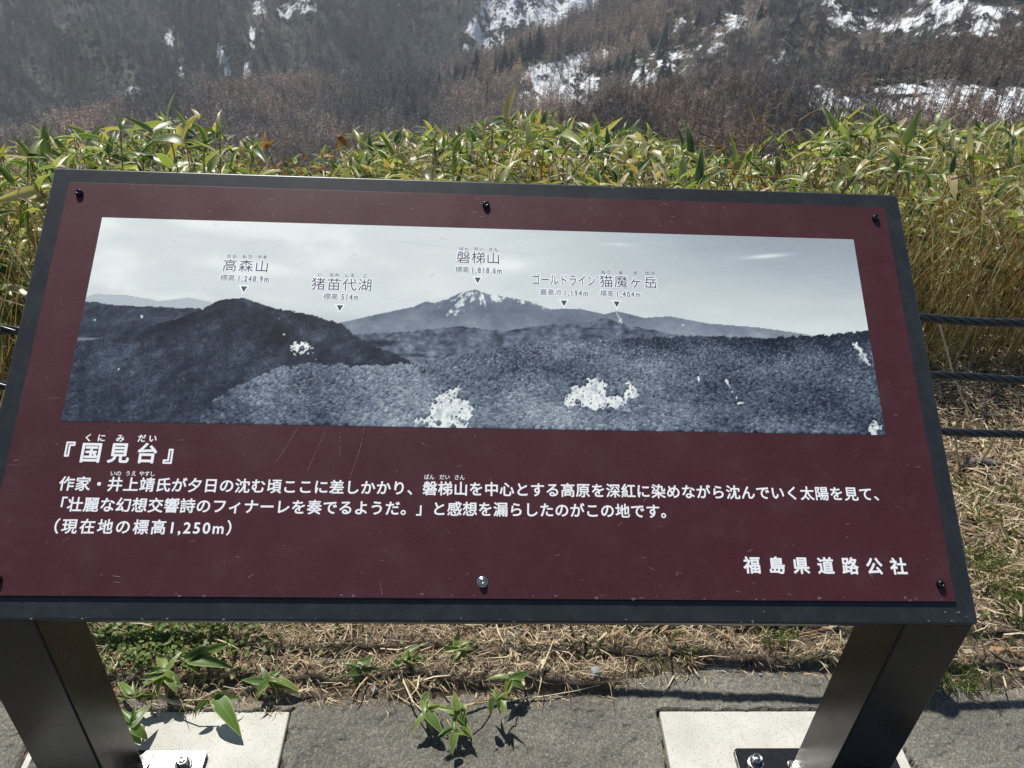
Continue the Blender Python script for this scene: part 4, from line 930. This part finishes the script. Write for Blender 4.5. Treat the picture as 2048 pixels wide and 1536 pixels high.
shrub(1370, 200, 4.6, .35, 6, 'thin upright bare shrub standing further back, left of the orange one', 0, 5)
shrub(1240, 215, 4.8, .25, 4, 'sparse bare twigs above the bamboo right of the snow gully', 0, 6)
shrub(615, 292, 3.0, .16, 7, 'low shrub with dead orange leaves behind the top edge of the board', 9, 7)
shrub(545, 300, 3.3, .14, 6, 'small grey bare shrub left of the orange leaved one', 1, 9)
shrub(1790, 205, 3.6, .12, 2, 'single long bare stem leaning over the bamboo at right', 0, 12)

# ------------------------------------------------------------------ hills
def blobs_snow(PX, PY, B, wx, wy, fr):
    s = np.zeros(PX.shape)
    for (x, y, rx, ry, w) in B: s = np.maximum(s, w * np.clip(1.35 - ((PX - x) / rx) ** 2 - ((PY - y) / ry) ** 2, 0, 1))
    return np.clip(s, 0, 1.0) * (.56 + .56 * sstep(.36, .60, fbm(wx * fr * 3, wy * fr * 3, 4, 2, .7))) * (.7 + .4 * sstep(.35, .5, fbm(wx * fr, wy * fr, 3, 5)))
def project(V):
    d = V - CAM; z = d @ CF; z = np.where(z < 1, 1, z); return 1024 + FPX * (d @ CX) / z, 768 + FPX * (d @ CY) / z
def polar_hill(name, az0, az1, na, D, zf, snow, mat):
    A = np.linspace(az0, az1, na); AA, DD = np.meshgrid(A, D); X = DD * np.sin(AA); Y = DD * np.cos(AA); Z = zf(AA, DD, X, Y)
    v = np.stack([X.ravel(), Y.ravel(), Z.ravel()], 1); i = np.arange(v.shape[0]).reshape(len(D), na)
    f = np.stack([i[:-1, :-1].ravel(), i[:-1, 1:].ravel(), i[1:, 1:].ravel(), i[1:, :-1].ravel()], 1)
    PX, PY = project(v); s = blobs_snow(PX, PY, snow, v[:, 0], v[:, 1], .03)
    o = link(name, mesh(name, v, f, smooth=True, vattr={'snow': s}), None, mat); o['kind'] = 'structure'
    return zf
def z_far(A, D, X, Y):
    g = fbm(A * 9 + D * .0022, D * .0012 + A * 2, 5, 1); g2 = fbm(A * 30 - D * .006, D * .003, 4, 4)
    z = -262 + .40 * (D - 800); z = np.where(D > 1900, 178 - (D - 1900) * .25 + 0, z)
    return z + (g - .5) * 250 * sstep(650, 1000, D) + (g2 - .5) * 60 - sstep(800, 500, D) * 60
CR = [(-300, 330, 560), (0, 305, 570), (150, 262, 590), (300, 222, 600), (450, 195, 620), (700, 180, 640), (870, 158, 650), (1000, 118, 680), (1130, 62, 720), (1230, 12, 760), (1400, -60, 800), (1700, -160, 820), (2048, -240, 820), (2500, -330, 820)]
CA = [az_dep(a, b) for a, b, _ in CR]; CAZ = [a for a, _ in CA]; CD = [d for *_, d in CR]; CZ = [CAM[2] - d * math.tan(e) for (_, e), d in zip(CA, CD)]
def z_mid(A, D, X, Y):
    c = np.interp(A, CAZ, CD); zc = np.interp(A, CAZ, CZ); n_ = (fbm(A * 16, D * .006, 5, 3) - .5)
    t = c - D; near = zc - np.where(t > 0, t * .22 + n_ * 46 * sstep(0, 90, t), 0); far = zc - np.maximum(-t, 0) * .55
    return np.where(t > 0, near, far) + (fbm(X * .03, Y * .03, 3, 5) - .5) * 6
C3 = [(950, 330, 215), (1100, 290, 240), (1180, 250, 260), (1280, 222, 280), (1400, 200, 300), (1650, 165, 320), (2048, 118, 345), (2500, 60, 370)]
C3A = [az_dep(a, b) for a, b, _ in C3]; C3AZ = [a for a, _ in C3A]; C3D = [d for *_, d in C3]; C3Z = [CAM[2] - d * math.tan(e) for (_, e), d in zip(C3A, C3D)]
def z_near(A, D, X, Y):
    c = np.interp(A, C3AZ, C3D); zc = np.interp(A, C3AZ, C3Z) - np.maximum(C3AZ[0] - A, 0) * 260; t = c - D
    return zc - np.where(t > 0, t * .20, -t * .6) + (fbm(X * .03, Y * .03, 4, 6) - .5) * 7
SN_FAR = [(265, 190, 38, 20, .9), (225, 212, 18, 8, .8), (341, 72, 11, 26, .9), (362, 130, 8, 34, .75), (445, 112, 16, 26, .9), (456, 143, 10, 14, .8), (430, 160, 8, 16, .5), (505, 75, 9, 26, .9), (493, 150, 7, 32, .85), (520, 12, 18, 26, .8), (570, 22, 24, 18, .7), (612, 12, 30, 22, .7), (690, 18, 12, 8, .6),
          (1040, 10, 100, 46, 1.0), (975, 60, 45, 52, .9), (1090, 30, 70, 40, .95), (1160, 10, 70, 30, .9), (940, 95, 20, 12, .6), (620, 152, 6, 5, .8), (690, 140, 8, 5, .7), (548, 252, 7, 5, .8), (710, -60, 400, 40, .6)]
SN_MID = [(1075, 180, 46, 50, 1.0), (1135, 175, 50, 50, .95), (1160, 215, 40, 26, .95), (1800, 40, 160, 34, .75), (1075, 165, 34, 44, .95), (1120, 140, 36, 22, .95), (1060, 205, 30, 26, .9), (1140, 205, 26, 40, .9), (1180, 170, 30, 26, .8), (1230, 120, 60, 40, .55), (1290, 160, 50, 34, .75), (1180, 120, 60, 20, .6), (1350, 110, 60, 50, .62), (1400, 60, 70, 40, .5), (1460, 45, 50, 24, .55), (1420, 95, 60, 20, .6), (1560, 110, 60, 20, .45),
          (1720, 28, 60, 18, .9), (1800, 48, 80, 22, .95), (1880, 20, 90, 30, .95), (1980, 36, 80, 26, .95), (1860, 66, 60, 12, .8), (1960, 70, 60, 10, .7), (1690, 5, 60, 14, .8)]
SN_NEAR = [(1870, 222, 120, 30, 1.0), (2010, 222, 110, 36, 1.0), (1650, 200, 46, 30, .95), (1720, 205, 80, 16, .95), (1780, 178, 120, 12, .8), (1950, 180, 120, 12, .8), (1640, 190, 22, 26, .85), (1700, 198, 55, 8, .9), (1840, 212, 55, 16, .98), (1900, 198, 60, 10, .9), (1980, 208, 60, 14, .95), (1830, 232, 40, 12, .9), (1990, 232, 70, 18, 1.0), (1680, 235, 22, 12, .85), (2040, 190, 40, 16, .9), (1780, 250, 40, 8, .7), (2020, 255, 60, 14, .9), (1930, 250, 50, 9, .8), (1740, 160, 50, 9, .5), (1900, 165, 70, 10, .55)]
AZL, AZR = math.radians(-52), math.radians(60)
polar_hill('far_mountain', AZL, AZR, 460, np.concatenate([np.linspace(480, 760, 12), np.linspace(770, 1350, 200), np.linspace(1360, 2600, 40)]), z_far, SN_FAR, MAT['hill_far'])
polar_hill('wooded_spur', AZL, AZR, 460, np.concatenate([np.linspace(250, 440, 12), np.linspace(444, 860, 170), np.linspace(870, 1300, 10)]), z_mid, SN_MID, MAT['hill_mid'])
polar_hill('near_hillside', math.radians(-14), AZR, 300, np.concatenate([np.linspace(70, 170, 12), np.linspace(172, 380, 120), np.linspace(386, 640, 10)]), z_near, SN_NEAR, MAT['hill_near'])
def z1(f, x, y): A = np.arctan2(x, y); D = np.hypot(x, y); return f(A, D, x, y)

# ------------------------------------------------------------------ trees for the slopes
def tri_tree(seed, kind):
    R = random.Random(seed); V = []; F = []
    def tri(a, b, w, ax):
        a = Vector(a); b = Vector(b); s = (b - a).cross(Vector(ax)); s.normalize(); s *= w / 2; k = len(V); V.extend([a - s, a + s, b]); F.append((k, k + 1, k + 2))
    bend = R.gauss(0, .04)
    for ax in (((1, 0, 0), (0, 1, 0), (.7, .7, 0)) if kind != 'scrub' else ()): tri((0, 0, -.05), (bend, bend * .5, 1.0 if kind != 'bare' else .85), .028 if kind == 'birch' else .035, ax)
    if kind == 'larch':
        for i in range(44):
            t = R.uniform(.18, .97); a = R.uniform(0, 6.28); L_ = .21 * (1.03 - t) + .02; tri((bend * t, 0, t), (L_ * math.cos(a), L_ * math.sin(a), t + R.uniform(-.02, .05)), .022, (0, 0, 1) if i % 2 else (math.cos(a + 1.57), math.sin(a + 1.57), 0))
    elif kind == 'scrub':
        for i in range(90):
            d = Vector((R.gauss(0, 1), R.gauss(0, 1), abs(R.gauss(0, .8)))).normalized(); e = Vector((d.x * .55, d.y * .55, d.z * .62)) * R.uniform(.8, 1.1); tri(e * .45, e, .11, (R.gauss(0, 1), R.gauss(0, 1), R.gauss(0, 1)))
    else:
        n_ = 26 if kind == 'bare' else 22
        for i in range(n_):
            t = R.uniform(.25 if kind == 'bare' else .42, .9); a = R.uniform(0, 6.28); L_ = (.42 if kind == 'bare' else .26) * (1.15 - t); el = R.uniform(.5, 1.15)
            e = Vector((bend * t + L_ * math.cos(a) * math.cos(el), L_ * math.sin(a) * math.cos(el), t + L_ * math.sin(el)))
            tri((bend * t, 0, t), e, .020, (R.gauss(0, 1), R.gauss(0, 1), R.gauss(0, .3)))
            for k in range(3):
                q = Vector((bend * t, 0, t)).lerp(e, R.uniform(.3, .9)); d = Vector((R.gauss(0, 1), R.gauss(0, 1), R.uniform(.2, 1.4))).normalized() * L_ * .5; tri(q, q + d, .012, (R.gauss(0, 1), R.gauss(0, 1), R.gauss(0, .5)))
    return mesh('tree_shape', V, np.array(F))
def wood(name, kinds, P, H, mat, seed):
    """one wood: a cloud of points carrying tree shapes"""
    src = bpy.data.collections.new(name + '_shapes')
    for i, k in enumerate(kinds):
        m = tri_tree(seed + i, k); m.materials.append(mat); o = bpy.data.objects.new('tree_shape', m); src.objects.link(o)
    n_ = len(P); q = np.random.default_rng(seed); m = bpy.data.meshes.new(name); m.vertices.add(n_); m.vertices.foreach_set('co', np.asarray(P, np.float32).ravel())
    a = m.attributes.new('rot', 'FLOAT_VECTOR', 'POINT'); rot = np.zeros((n_, 3), np.float32); rot[:, 2] = q.random(n_) * 6.28; rot[:, :2] = q.normal(0, .05, (n_, 2)); a.data.foreach_set('vector', rot.ravel())
    a = m.attributes.new('siz', 'FLOAT_VECTOR', 'POINT'); s = np.stack([H * q.uniform(.8, 1.3, n_), H * q.uniform(.8, 1.3, n_), H], 1).astype(np.float32); a.data.foreach_set('vector', s.ravel())
    a = m.attributes.new('pick', 'INT', 'POINT'); a.data.foreach_set('value', q.integers(0, len(kinds), n_).astype(np.int32))
    o = link(name, m); o['kind'] = 'stuff'
    g = bpy.data.node_groups.new(name, 'GeometryNodeTree'); g.interface.new_socket('Geometry', in_out='INPUT', socket_type='NodeSocketGeometry'); g.interface.new_socket('Geometry', in_out='OUTPUT', socket_type='NodeSocketGeometry')
    gi = g.nodes.new('NodeGroupInput'); go = g.nodes.new('NodeGroupOutput'); ip = g.nodes.new('GeometryNodeInstanceOnPoints'); ci = g.nodes.new('GeometryNodeCollectionInfo')
    ci.inputs['Collection'].default_value = src; ci.inputs['Separate Children'].default_value = True; ci.inputs['Reset Children'].default_value = True
    def na(nm, ty):
        x = g.nodes.new('GeometryNodeInputNamedAttribute'); x.data_type = ty; x.inputs['Name'].default_value = nm; return [s_ for s_ in x.outputs if s_.enabled and s_.name == 'Attribute'][0]
    g.links.new(gi.outputs[0], ip.inputs['Points']); g.links.new(ci.outputs[0], ip.inputs['Instance']); ip.inputs['Pick Instance'].default_value = True
    g.links.new(na('pick', 'INT'), ip.inputs['Instance Index']); g.links.new(na('rot', 'FLOAT_VECTOR'), ip.inputs['Rotation']); g.links.new(na('siz', 'FLOAT_VECTOR'), ip.inputs['Scale'])
    g.links.new(ip.outputs[0], go.inputs[0]); md = o.modifiers.new('trees', 'NODES'); md.node_group = g; return o
def scatter(f, D0, D1, n_, azl, azr, snow, keep, seed, dens=None):
    q = np.random.default_rng(seed); A = q.uniform(azl, azr, n_); D = np.sqrt(q.uniform(D0 ** 2, D1 ** 2, n_)); X = D * np.sin(A); Y = D * np.cos(A); Z = f(A, D, X, Y); V = np.stack([X, Y, Z], 1)
    PX, PY = project(V); s = blobs_snow(PX, PY, snow, X, Y, .03) > .42; k = (~s) | (q.random(n_) < keep)
    if dens is not None: k &= q.random(n_) < dens(X, Y, PX, PY)
    k &= (PY > -260) & (PY < 420)
    return V[k]
QN = np.random.default_rng(5)
V = scatter(z_far, 760, 1300, 60000, AZL + .1, AZR - .15, SN_FAR, .06, 21, lambda X, Y, PX, PY: .25 + .75 * sstep(.35, .6, fbm(X * .012, Y * .012, 4, 2)))
MAT['far_bare'] = m_straw('distant_bare_wood', [(0, (.06, .062, .062)), (.4, (.125, .118, .112)), (.7, (.09, .09, .088)), (1, (.20, .175, .155))], .9, place=.0065)
wood('far_mountain_wood', ['bare'] * 5, V, QN.uniform(6, 12, len(V)), MAT['far_bare'], 40)
MAT['scrub'] = m_straw('evergreen_scrub', [(0, (.035, .05, .03)), (.35, (.07, .085, .05)), (.6, (.11, .10, .08)), (1, (.16, .13, .105))], .9, place=.010)
V = scatter(z_far, 760, 1300, 30000, AZL + .1, AZR - .15, [], 1, 31, lambda X, Y, PX, PY: .05 + .6 * sstep(.48, .6, fbm(X * .02, Y * .02, 4, 6)))
wood('far_mountain_scrub', ['scrub'] * 4, V, QN.uniform(3, 9, len(V)), MAT['scrub'], 90)
crest = lambda X, Y: np.interp(np.arctan2(X, Y), CAZ, CD)
V = scatter(z_mid, 450, 780, 42000, AZL + .1, AZR - .15, SN_MID, .14, 22, lambda X, Y, PX, PY: np.where(np.hypot(X, Y) > crest(X, Y) + 12, 0, np.where(PX < 1250, .9, .30 + .6 * sstep(.4, .6, fbm(X * .02, Y * .02, 4, 2)))))
CON = [(952, 148, 46), (912, 160, 28), (930, 156, 28), (878, 166, 20), (992, 146, 28), (1008, 138, 40), (1022, 132, 32), (1041, 122, 42), (1058, 112, 40), (1076, 104, 46), (1214, 156, 28), (1232, 152, 38), (1246, 146, 34), (1262, 142, 44), (1284, 158, 30), (1318, 118, 44), (1327, 92, 40), (1324, 160, 46), (1337, 152, 26), (1394, 56, 34), (1434, 46, 30), (1519, 36, 28), (1590, 54, 32), (1468, 28, 18), (1302, 100, 28)]
def hit(px, py, f, D0, D1):
    d = ray(px, py); h = math.hypot(d[0], d[1])
    for D in np.arange(D0, D1, 1.0):
        P = CAM + d * (D / h); z = float(z1(f, np.array(P[0]), np.array(P[1])))
        if P[2] <= z: return np.array([P[0], P[1], z]), D
    return None, None
CONP = [(hit(a, b, z_mid, 420, 800), h_) for a, b, h_ in CON]; CONP = [(P, D, h_) for ((P, D), h_) in CONP if P is not None]
keep_ = np.ones(len(V), bool)
for P, D, h_ in CONP:
    u = P[:2] / np.hypot(*P[:2]); r_ = V[:, :2] - P[:2]; al = r_ @ u; cr_ = r_ @ np.array([-u[1], u[0]]); keep_ &= ~((np.abs(cr_) < 4.5) & (al > -20) & (al < 6))
V = V[keep_]
lar = project(V)[0] < 1330; 
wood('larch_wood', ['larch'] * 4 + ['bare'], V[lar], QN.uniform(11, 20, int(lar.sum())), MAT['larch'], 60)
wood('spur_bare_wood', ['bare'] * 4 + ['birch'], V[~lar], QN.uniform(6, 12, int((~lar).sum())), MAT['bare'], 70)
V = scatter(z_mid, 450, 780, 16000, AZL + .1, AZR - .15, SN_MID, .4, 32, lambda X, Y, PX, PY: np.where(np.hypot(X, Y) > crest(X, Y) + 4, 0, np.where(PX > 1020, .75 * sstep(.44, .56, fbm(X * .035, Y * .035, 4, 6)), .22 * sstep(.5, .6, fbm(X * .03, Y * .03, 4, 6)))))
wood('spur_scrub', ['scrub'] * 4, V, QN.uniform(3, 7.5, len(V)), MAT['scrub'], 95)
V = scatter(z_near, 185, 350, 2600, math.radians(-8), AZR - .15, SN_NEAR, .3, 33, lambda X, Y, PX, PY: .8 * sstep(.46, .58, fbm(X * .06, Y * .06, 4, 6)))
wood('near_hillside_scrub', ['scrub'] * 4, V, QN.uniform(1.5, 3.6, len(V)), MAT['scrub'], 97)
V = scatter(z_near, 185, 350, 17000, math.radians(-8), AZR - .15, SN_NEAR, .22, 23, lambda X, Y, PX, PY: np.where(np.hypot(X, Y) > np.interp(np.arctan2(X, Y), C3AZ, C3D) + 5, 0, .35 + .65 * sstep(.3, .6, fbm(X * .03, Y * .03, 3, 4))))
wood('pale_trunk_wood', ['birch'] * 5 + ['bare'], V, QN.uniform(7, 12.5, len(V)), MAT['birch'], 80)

def conifer_parts(seed):
    R = random.Random(seed); V = []; F = []
    for i in range(420):
        t = R.uniform(.06, .99) ** .9; a = R.uniform(0, 6.28); L_ = (.25 * (1.02 - t) + .02) * R.uniform(.6, 1.15); w = L_ * .55
        d = Vector((math.cos(a), math.sin(a), R.uniform(-.35, .05))).normalized(); s = Vector((-math.sin(a), math.cos(a), R.gauss(0, .3))) * w / 2; p0 = Vector((0, 0, t)); k = len(V)
        V += [p0, p0 + d * L_ * .6 - s, p0 + d * L_, p0 + d * L_ * .6 + s]; F.append((k, k + 1, k + 2, k + 3))
    mb = MB(); mb.tube([(0, 0, -.05), (0, 0, .5), (0, 0, .97)], [.018, .011, .003], 6)
    return mesh('crown', V, np.array(F)), mb.mesh('trunk')
CP = [conifer_parts(s) for s in (1, 2, 3)]
for c, t in CP: c.materials.append(MAT['needle']); t.materials.append(MAT['bark'])
GC = 'dark evergreen conifers on the spur'
for i, (P, D, hp) in enumerate(CONP):
    H = hp * np.linalg.norm(P - CAM) / FPX * 1.05; r = empty('conifer', tuple(P), (0, 0, i * 1.3)); r.scale = (H * 1.15, H * 1.15, H)
    px_ = float(project(P[None])[0][0]); k_ = 0 if px_ < 1100 else (1 if px_ < 1290 else 2)
    if i == 0: tag(r, 'tallest pointed dark conifer of the row under the larch crest', 'tree', 'conifers in a row below the larch crest')
    else: tag(r, ['dark green conifer in the row stepping up below the larch crest', 'dark green conifer of the clump between the snow gully and the steep slope', 'lone dark green conifer scattered over the snow streaked upper slope'][k_], 'tree', ['conifers in a row below the larch crest', 'conifers clumped beside the snow gully', 'conifers scattered on the upper slope'][k_])
    c, t = CP[i % 3]; link('crown', c, r); link('trunk', t, r)
# ------------------------------------------------------------------ air
HAZE = 0.00020
mb = MB(); mb.box((0, 1325, -140), (5400, 2850, 920)); hz = mb.build('haze', None); hz['kind'] = 'stuff'
m = bpy.data.materials.new('haze'); m.use_nodes = True; n_ = m.node_tree; n_.nodes.clear(); out_ = n_.nodes.new('ShaderNodeOutputMaterial'); pv = n_.nodes.new('ShaderNodeVolumePrincipled')
pv.inputs['Color'].default_value = (.80, .88, 1, 1); pv.inputs['Density'].default_value = HAZE; pv.inputs['Anisotropy'].default_value = .2; n_.links.new(pv.outputs[0], out_.inputs['Volume']); hz.data.materials.append(m)
